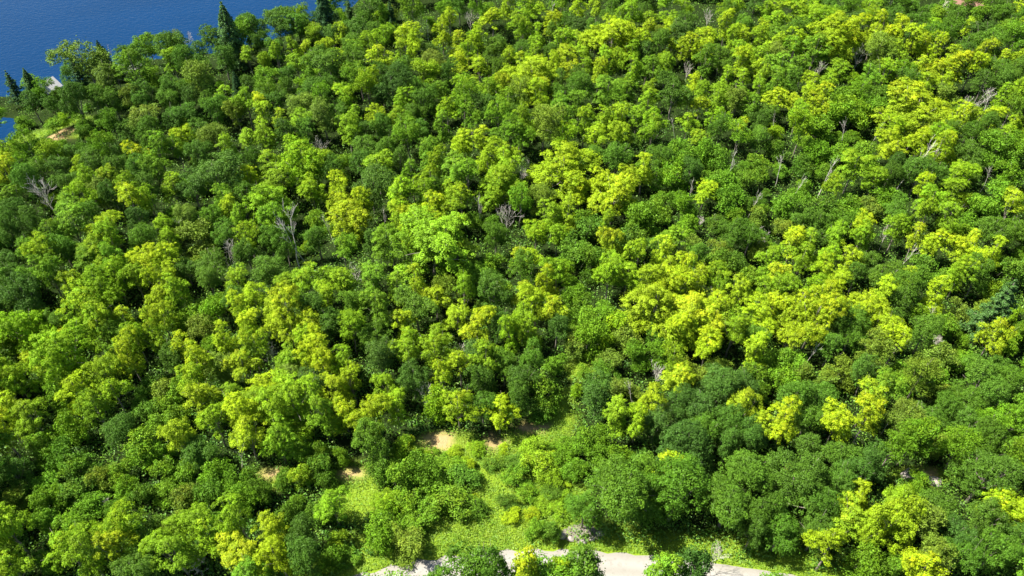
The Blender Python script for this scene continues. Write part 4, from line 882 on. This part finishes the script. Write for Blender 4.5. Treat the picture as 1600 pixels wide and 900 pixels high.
for t in TREES + FILL:
    k, c = t['k'], t['c']
    vi = R.randrange(len(VAR[k]))
    crown_me, trunk_me = VAR[k][vi]
    col = jitter(t['tint'], .15)
    rz = R.uniform(0, 2 * pi)
    sc_ = (t['s'] * R.uniform(.86, 1.12), t['s'] * R.uniform(.86, 1.12), t['s'] * t['v'] * R.uniform(.85, 1.22))
    if t.get('fill'):
        o = tag(link('shrub', crown_me), t['label'], 'shrub', 'low shrubs in the gaps of the wood')
        o.location = (t['x'], t['y'], float(terrain(t['x'], t['y'])[0]) - .05)
        o.rotation_euler = (0, 0, rz); o.scale = sc_; o.color = col
        continue
    k = {'M': 'm', 'B': 'm', 'O': 'o', 'Q': 'o'}.get(k, k)
    name, cat, grp = {'m': ('yellowing_maple', 'maple tree', 'yellowing maples of the wood') if c == 'y' else ('green_maple', 'maple tree', 'mid-green maples of the wood') if c == 'g' else ('maple_tree', 'maple tree', 'lime-green maples of the wood'),
                      'o': ('oak_tree', 'oak tree', 'green oaks of the wood') if c == 'f' else ('dark_oak', 'oak tree', 'dark oaks of the wood'), 'a': ('ash_tree', 'ash tree', 'feathery ash trees of the wood'),
                      's': ('sapling', 'sapling', 'saplings in the thickets')}[k]
    r = root(name, t['x'], t['y'], rz, sc_, t['label'], cat, grp, (R.uniform(-.04, .04), R.uniform(-.04, .04)))
    link('stem' if k == 's' else 'trunk', trunk_me, r)
    cr = link('crown', crown_me, r)
    cr.color = col

for i, (x_, y_, kd, hpx, lean, lab, _) in enumerate(DEAD):
    H0 = {'fan': 12.5, 'pole': 11.5, 'bush': 4.6}[kd]
    gx_, gy_, d_ = at(x_, y_, {'fan': 7.5, 'pole': 6.0, 'bush': 1.6}[kd])
    H = float(np.clip(hpx * d_[0] / FPX / .72, H0 * .5, H0 * 1.1))
    gx_, gy_, d_ = at(x_, y_, H * .55)
    s = H / H0
    me = BARE[kd][i % len(BARE[kd])]
    nm = 'dead_bush' if kd == 'bush' else 'dead_tree'
    o = tag(link(nm, me), lab, 'dead bush' if kd == 'bush' else 'dead tree', 'dead bushes' if kd == 'bush' else 'bare dead trees')
    o.location = (gx_[0], gy_[0], float(terrain(gx_, gy_)[0]))
    o.rotation_euler = (0, radians(lean), 0)
    o.scale = (s, s, s)

for i, (x_, y_, hpx, sort, c, lab, _) in enumerate(CONIF):
    gx_, gy_, d_ = at(x_, y_, 7.0)
    H = float(np.clip(hpx * d_[0] / FPX / .9, 7, 18))
    gx_, gy_, d_ = at(x_, y_, H * .55)
    s = H / 13
    nd, tr = (PINES if sort == 'p' else SPRUCES)[i % (3 if sort == 'p' else 2)]
    slim = .72 if sort == 's' else 1.0
    r = root('pine_tree' if sort == 'p' else 'spruce_tree', float(gx_[0]), float(gy_[0]), R.uniform(0, 6.28), (s * slim, s * slim, s), lab, 'pine tree' if sort == 'p' else 'spruce tree', 'conifers of the wood')
    link('trunk', tr, r)
    o = link('crown', nd, r)
    tc_ = {'f': (.060, .135, .028), 'k': (.030, .085, .022), 'b': (.050, .118, .026)}[c]
    o.color = jitter(tc_, .08)

# ------------------------------------------------------------------ ground cover (nobody could count it)
def cover_material(name, cols, trans=.25):
    m, n, out = mat(name)
    f = noise(n, .22, 3); f2 = noise(n, 1.3, 2)
    tone = attr(n, 'tone')
    c = mixc(n, math_(n, 'MULTIPLY', math_(n, 'SUBTRACT', f, .35), 3.0, True), cols[0], cols[1])
    c = mixc(n, math_(n, 'MULTIPLY', math_(n, 'SUBTRACT', f2, .45), 4.0, True), c, cols[2])
    k = math_(n, 'ADD', math_(n, 'MULTIPLY', tone, .8), .6)
    comb = N(n, 'ShaderNodeCombineColor')
    for i in range(3): n.links.new(k, comb.inputs[i])
    leaf_surface(n, out, mixc(n, 1.0, c, comb.outputs[0], 'MULTIPLY'), trans, .03)
    return m

def undergrowth():
    g = np.random.default_rng(11)
    n = 34000
    qx = g.uniform(-190, 1790, n); qy = 960 * g.uniform(0, 1, n) ** 1.1 - 12
    x, y, dd_ = at(qx, qy, .4)
    ok = (shore(np.stack([x, y], -1)) > 1.0) & ~((y < 60) & (road_dist(x, y) > -1) & (road_dist(x, y) < ROAD_W + 1)) & (mask(SOIL_E, x, y) < .15) & (mask(WEED_E, x, y) < .35)
    x, y, big = x[ok], y[ok], np.clip(dd_[ok] / 110, .9, 1.7)
    z = terrain(x, y)
    K = len(x)
    r = g.uniform(.45, 1.1, K) * big; h = g.uniform(.4, 2.0, K) * big
    per = 17
    idx = np.repeat(np.arange(K), per)
    d = sphere_dirs(len(idx), g, -.1)
    pos = np.stack([x, y, z], -1)[idx] + d * np.stack([r, r, h], -1)[idx] * g.uniform(.7, 1.05, len(idx))[:, None]
    V = leaf_quads(pos, unit(d * .7 + [0, 0, .5] + g.normal(size=(len(idx), 3)) * .8), .23, g)
    tone = np.clip(g.normal(.5, .25, K)[idx] + g.normal(0, .15, len(idx)), 0, 1)
    me = mesh_quads('undergrowth', V, cover_material('undergrowth_leaf', [(.05, .155, .011), (.085, .20, .013), (.14, .24, .015)]), {'tone': tone})
    tag(link('undergrowth', me), kind='stuff')

def meadow():
    g = np.random.default_rng(12)
    pts = []
    for cx, cy, rx, ry in WEED_E:
        n = min(int(rx * ry * 3.14 * 75), 30000)
        a = g.uniform(0, 2 * pi, n); q = np.sqrt(g.uniform(0, 1.25, n))
        pts.append(np.stack([cx + rx * q * np.cos(a), cy + ry * q * np.sin(a)], -1))
    # verges on both sides of the road
    i = g.integers(8, len(ROAD) - 8, 26000)
    off = np.where(g.random(26000) < .6, -np.abs(g.normal(0, 1.1, 26000)) - .05, ROAD_W + .05 + np.abs(g.normal(0, 1.0, 26000)))
    pts.append(ROAD[i] + _nm[i] * off[:, None] + _tg[i] * g.uniform(-.6, .6, 26000)[:, None])
    P = np.concatenate(pts)
    x, y = P[:, 0], P[:, 1]
    rd = road_dist(x, y)
    bare = mask(SOIL_E, x, y, .5)
    ok = ~((y < 60) & (rd > -.05) & (rd < ROAD_W + .05)) & (g.random(len(x)) > bare * 1.15) & (shore(P) > .5)
    x, y = x[ok], y[ok]
    tall = .2 + .8 * np.clip(wob(x, y, .55) + .5, 0, 1.4)
    tall = np.where((y < 60) & (np.abs(rd[ok] - ROAD_W / 2) < ROAD_W / 2 + 1.2), .22, tall)
    z = terrain(x, y) + g.uniform(.02, 1, len(x)) * tall
    V = leaf_quads(np.stack([x, y, z], -1), unit(g.normal(size=(len(x), 3)) * .55 + [0, 0, .9]), .15, g, .55)
    me = mesh_quads('meadow_weeds', V, cover_material('meadow_leaf', [(.145, .275, .011), (.205, .31, .013), (.115, .245, .012)], .3), {'tone': g.uniform(.25, .8, len(x))})
    tag(link('meadow_weeds', me), kind='stuff')

undergrowth(); meadow()

def woodland_beyond():
    """The wood going on outside the frame, as one mass."""
    g = np.random.default_rng(21)
    P = []
    X_ = g.uniform(-240, 240, 22000); Y_ = g.uniform(14, 300, 22000)
    dz = -(CAM_H - 5.0)
    d = Y_ * cp - dz * sp                                       # depth along the camera's axis
    u = 800 + FPX * X_ / d; v = 450 - FPX * (Y_ * sp + dz * cp) / d
    out_ = ((u < -25) | (u > 1625) | (v < -8) | (v > 960)) & (u > -700) & (u < 2300) & (v > -240) & (v < 1150)
    XY = np.stack([X_, Y_], -1)
    out_ &= (shore(XY) > 3) & ~((Y_ < 60) & (np.abs(road_dist(X_, Y_) - ROAD_W / 2) < ROAD_W / 2 + 2.5))
    Q = XY[out_]; P = np.zeros((0, 2))
    for p in Q:
        if not len(P) or ((P - p) ** 2).sum(1).min() > 22: P = np.vstack([P, p])
    z = terrain(P[:, 0], P[:, 1])
    me = bpy.data.meshes.new('woodland')
    me.vertices.add(len(P)); me.vertices.foreach_set('co', np.column_stack([P, z]).astype(np.float32).ravel())
    a = me.attributes.new('pick', 'INT', 'POINT'); a.data.foreach_set('value', g.integers(0, 10, len(P)).astype(np.int32))
    a = me.attributes.new('turnz', 'FLOAT', 'POINT'); a.data.foreach_set('value', g.uniform(0, 6.28, len(P)).astype(np.float32))
    a = me.attributes.new('size', 'FLOAT', 'POINT'); a.data.foreach_set('value', g.uniform(.75, 1.15, len(P)).astype(np.float32))
    kinds = bpy.data.collections.new('woodland_kinds')           # not linked to the scene: only the source of the copies
    for i in range(10):
        k, c = ('m', 'l') if i < 3 else ('m', 'g') if i < 5 else ('m', 'y') if i == 5 else ('o', 'f') if i < 8 else ('a', 'g')
        me_c = VAR[k][i % len(VAR[k])][0]
        o = bpy.data.objects.new('woodland_tree', me_c); o.color = (*TINT[c], 1)
        kinds.objects.link(o)
    ng = bpy.data.node_groups.new('woodland', 'GeometryNodeTree')
    ng.interface.new_socket('Geometry', in_out='INPUT', socket_type='NodeSocketGeometry')
    ng.interface.new_socket('Geometry', in_out='OUTPUT', socket_type='NodeSocketGeometry')
    gi, go = ng.nodes.new('NodeGroupInput'), ng.nodes.new('NodeGroupOutput')
    ci = ng.nodes.new('GeometryNodeCollectionInfo'); ci.inputs['Collection'].default_value = kinds
    ci.inputs['Separate Children'].default_value = True; ci.inputs['Reset Children'].default_value = True
    ip = ng.nodes.new('GeometryNodeInstanceOnPoints'); ip.inputs['Pick Instance'].default_value = True
    def named(n, t):
        q = ng.nodes.new('GeometryNodeInputNamedAttribute'); q.data_type = t; q.inputs['Name'].default_value = n
        return q.outputs[0]
    cx = ng.nodes.new('ShaderNodeCombineXYZ')
    ng.links.new(named('turnz', 'FLOAT'), cx.inputs[2])
    ng.links.new(gi.outputs[0], ip.inputs['Points']); ng.links.new(ci.outputs[0], ip.inputs['Instance'])
    ng.links.new(named('pick', 'INT'), ip.inputs['Instance Index'])
    ng.links.new(cx.outputs[0], ip.inputs['Rotation']); ng.links.new(named('size', 'FLOAT'), ip.inputs['Scale'])
    ng.links.new(ip.outputs[0], go.inputs[0])
    o = tag(link('woodland', me), kind='stuff')
    o.color = (*TINT['g'], 1)
    o.modifiers.new('trees', 'NODES').node_group = ng
woodland_beyond()

# ------------------------------------------------------------------ gravel bank, boulders
def stone_mesh(seed, sx, sy, sz, sub=3):
    import bmesh
    g = np.random.default_rng(seed)
    bm = bmesh.new()
    bmesh.ops.create_icosphere(bm, subdivisions=sub, radius=1)
    ph = g.uniform(0, 6, 6)
    for v in bm.verts:
        p = v.co
        k = 1 + .16 * sin(3 * p.x + ph[0]) * sin(2.7 * p.y + ph[1]) + .12 * sin(5 * p.z + ph[2]) * sin(4.3 * p.x + ph[3]) + .05 * sin(9 * p.y + ph[4])
        v.co = (p.x * sx * k, p.y * sy * k, max(p.z, -.35) * sz * k)
    me = bpy.data.meshes.new('boulder')
    bm.to_mesh(me); bm.free()
    me.materials.append(M_STONE)
    return me

def gravel_bank():
    import bmesh
    x0, y0, rx, ry = ground_ellipse((905, 834, 42, 15))
    g = np.random.default_rng(5)
    n = 34
    V, F = [], []
    for i in range(n):
        for j in range(n):
            u, v = 2 * i / (n - 1) - 1, 2 * j / (n - 1) - 1
            x, y = x0 + u * rx * 1.15, y0 + v * ry * 1.2
            d = math.hypot(u, v) + .12 * wob(x, y, 1.4)
            h = .55 * (1 - float(smooth(.25, 1.0, d))) * (.8 + .3 * v)
            V.append((x, y, -.12 + h + .09 * float(wob(x, y, 3.1)) * (h > .02) + g.normal(0, .035) * (h > .02)))
    for i in range(n - 1):
        for j in range(n - 1):
            a = i * n + j
            F.append((a, a + n, a + n + 1, a + 1))
    m = simple('gravel_bank', (.085, .07, .062), (.25, .222, .20), 2.6, .95, .8)
    tag(link('gravel_bank', mesh_py('gravel_bank', V, F, m, True)), kind='structure')
    for k in range(5):
        a = [(878, 836), (892, 842), (925, 841), (938, 834), (912, 846)][k]
        X_, Y_, _ = at(a[0], a[1], .2)
        s = g.uniform(.35, .6)
        o = link('boulder', stone_mesh(80 + k, s, s * .8, s * .7, 2))
        o.location = (X_[0], Y_[0], .15)
        tag(o, ['grey stone at the outer end of the gravel bank', 'grey stone low on the gravel bank', 'pale stone at the foot of the gravel bank', 'grey stone at the weedy end of the gravel bank', 'grey stone beside the road below the gravel bank'][k], 'boulder', 'stones on the gravel bank')
gravel_bank()
for k, (a, b, s, lab) in enumerate([(1428, 743, 1.3, 'wide pale boulder in the hillside opening, larger of two'), (1461, 751, .9, 'smaller pale boulder at the edge of the hillside opening')]):
    X_, Y_, _ = at(a, b, .3)
    o = tag(link('boulder', stone_mesh(70 + k, s, s * .8, s * .55)), lab, 'boulder')
    o.location = (X_[0], Y_[0], float(terrain(X_, Y_)[0]) + .1)

# ------------------------------------------------------------------ lakeside buildings
def box(x0, x1, y0, y1, z0, z1):
    V = [(x, y, z) for z in (z0, z1) for x, y in ((x0, y0), (x1, y0), (x1, y1), (x0, y1))]
    return V, [(3, 2, 1, 0), (4, 5, 6, 7), (0, 1, 5, 4), (1, 2, 6, 5), (2, 3, 7, 6), (3, 0, 4, 7)]

def cottage(name, px_, py_, w, d, h, rise, rz, wallm, roofm, label, cat, lift=0):
    X_, Y_, _ = at(px_, py_, h)
    r = root(name, float(X_[0]), float(Y_[0]), rz, (1, 1, 1), label, cat, None)
    hw, hd = w / 2, d / 2
    V = [(-hw, -hd, -.6), (hw, -hd, -.6), (hw, hd, -.6), (-hw, hd, -.6), (-hw, -hd, h), (hw, -hd, h), (hw, hd, h), (-hw, hd, h), (-hw, 0, h + rise), (hw, 0, h + rise)]
    F = [(0, 1, 5, 4), (2, 3, 7, 6), (1, 2, 6, 9, 5), (3, 0, 4, 8, 7), (3, 2, 1, 0)]
    link('wall', mesh_py('wall', V, F, wallm), r)
    o, t = .45, .16
    sl = rise / hd
    V = []
    for x in (-hw - o, hw + o):
        V += [(x, -hd - o, h - o * sl + .04), (x, 0, h + rise + .04), (x, hd + o, h - o * sl + .04), (x, hd + o, h - o * sl + t), (x, 0, h + rise + t + .04), (x, -hd - o, h - o * sl + t)]
    F = [(0, 1, 4, 5), (1, 2, 3, 4), (6, 11, 10, 7), (7, 10, 9, 8)] + [(i, i + 6, (i + 1) % 6 + 6, (i + 1) % 6) for i in range(6)]
    link('roof', mesh_py('roof', V, F, roofm), r)
    link('door', mesh_py('door', *box(-.45, .45, -hd - .06, -hd + .02, -.2, 1.85), M_ROOF_R), r)
    for sx in (-1, 1):
        cx = sx * w * .3
        wn = link('window', mesh_py('window_frame', *box(cx - .55, cx + .55, -hd - .05, -hd + .02, .9, 1.9), M_ROOF_W), r)
        link('pane', mesh_py('pane', *box(cx - .46, cx + .46, -hd - .075, -hd - .04, .98, 1.82), M_GLASS), wn)

cottage('lake_cottage', 75, 136, 3.6, 3.2, 2.6, 1.5, 1.2, M_WALL, M_ROOF_W, 'small white-roofed cottage half hidden among trees on the wooded point', 'cottage')
cottage('boathouse', 205, 106, 4.6, 3.6, 2.2, .8, .1, M_WALL, M_ROOF_G, 'low grey-roofed boathouse behind trees on the lake shore', 'boathouse')
cottage('hill_cottage', 1507, 0, 7, 6, 3.8, 1.8, -.25, M_WALL, M_ROOF_R, 'cream-walled cottage peeping out at the top of the wood', 'cottage')
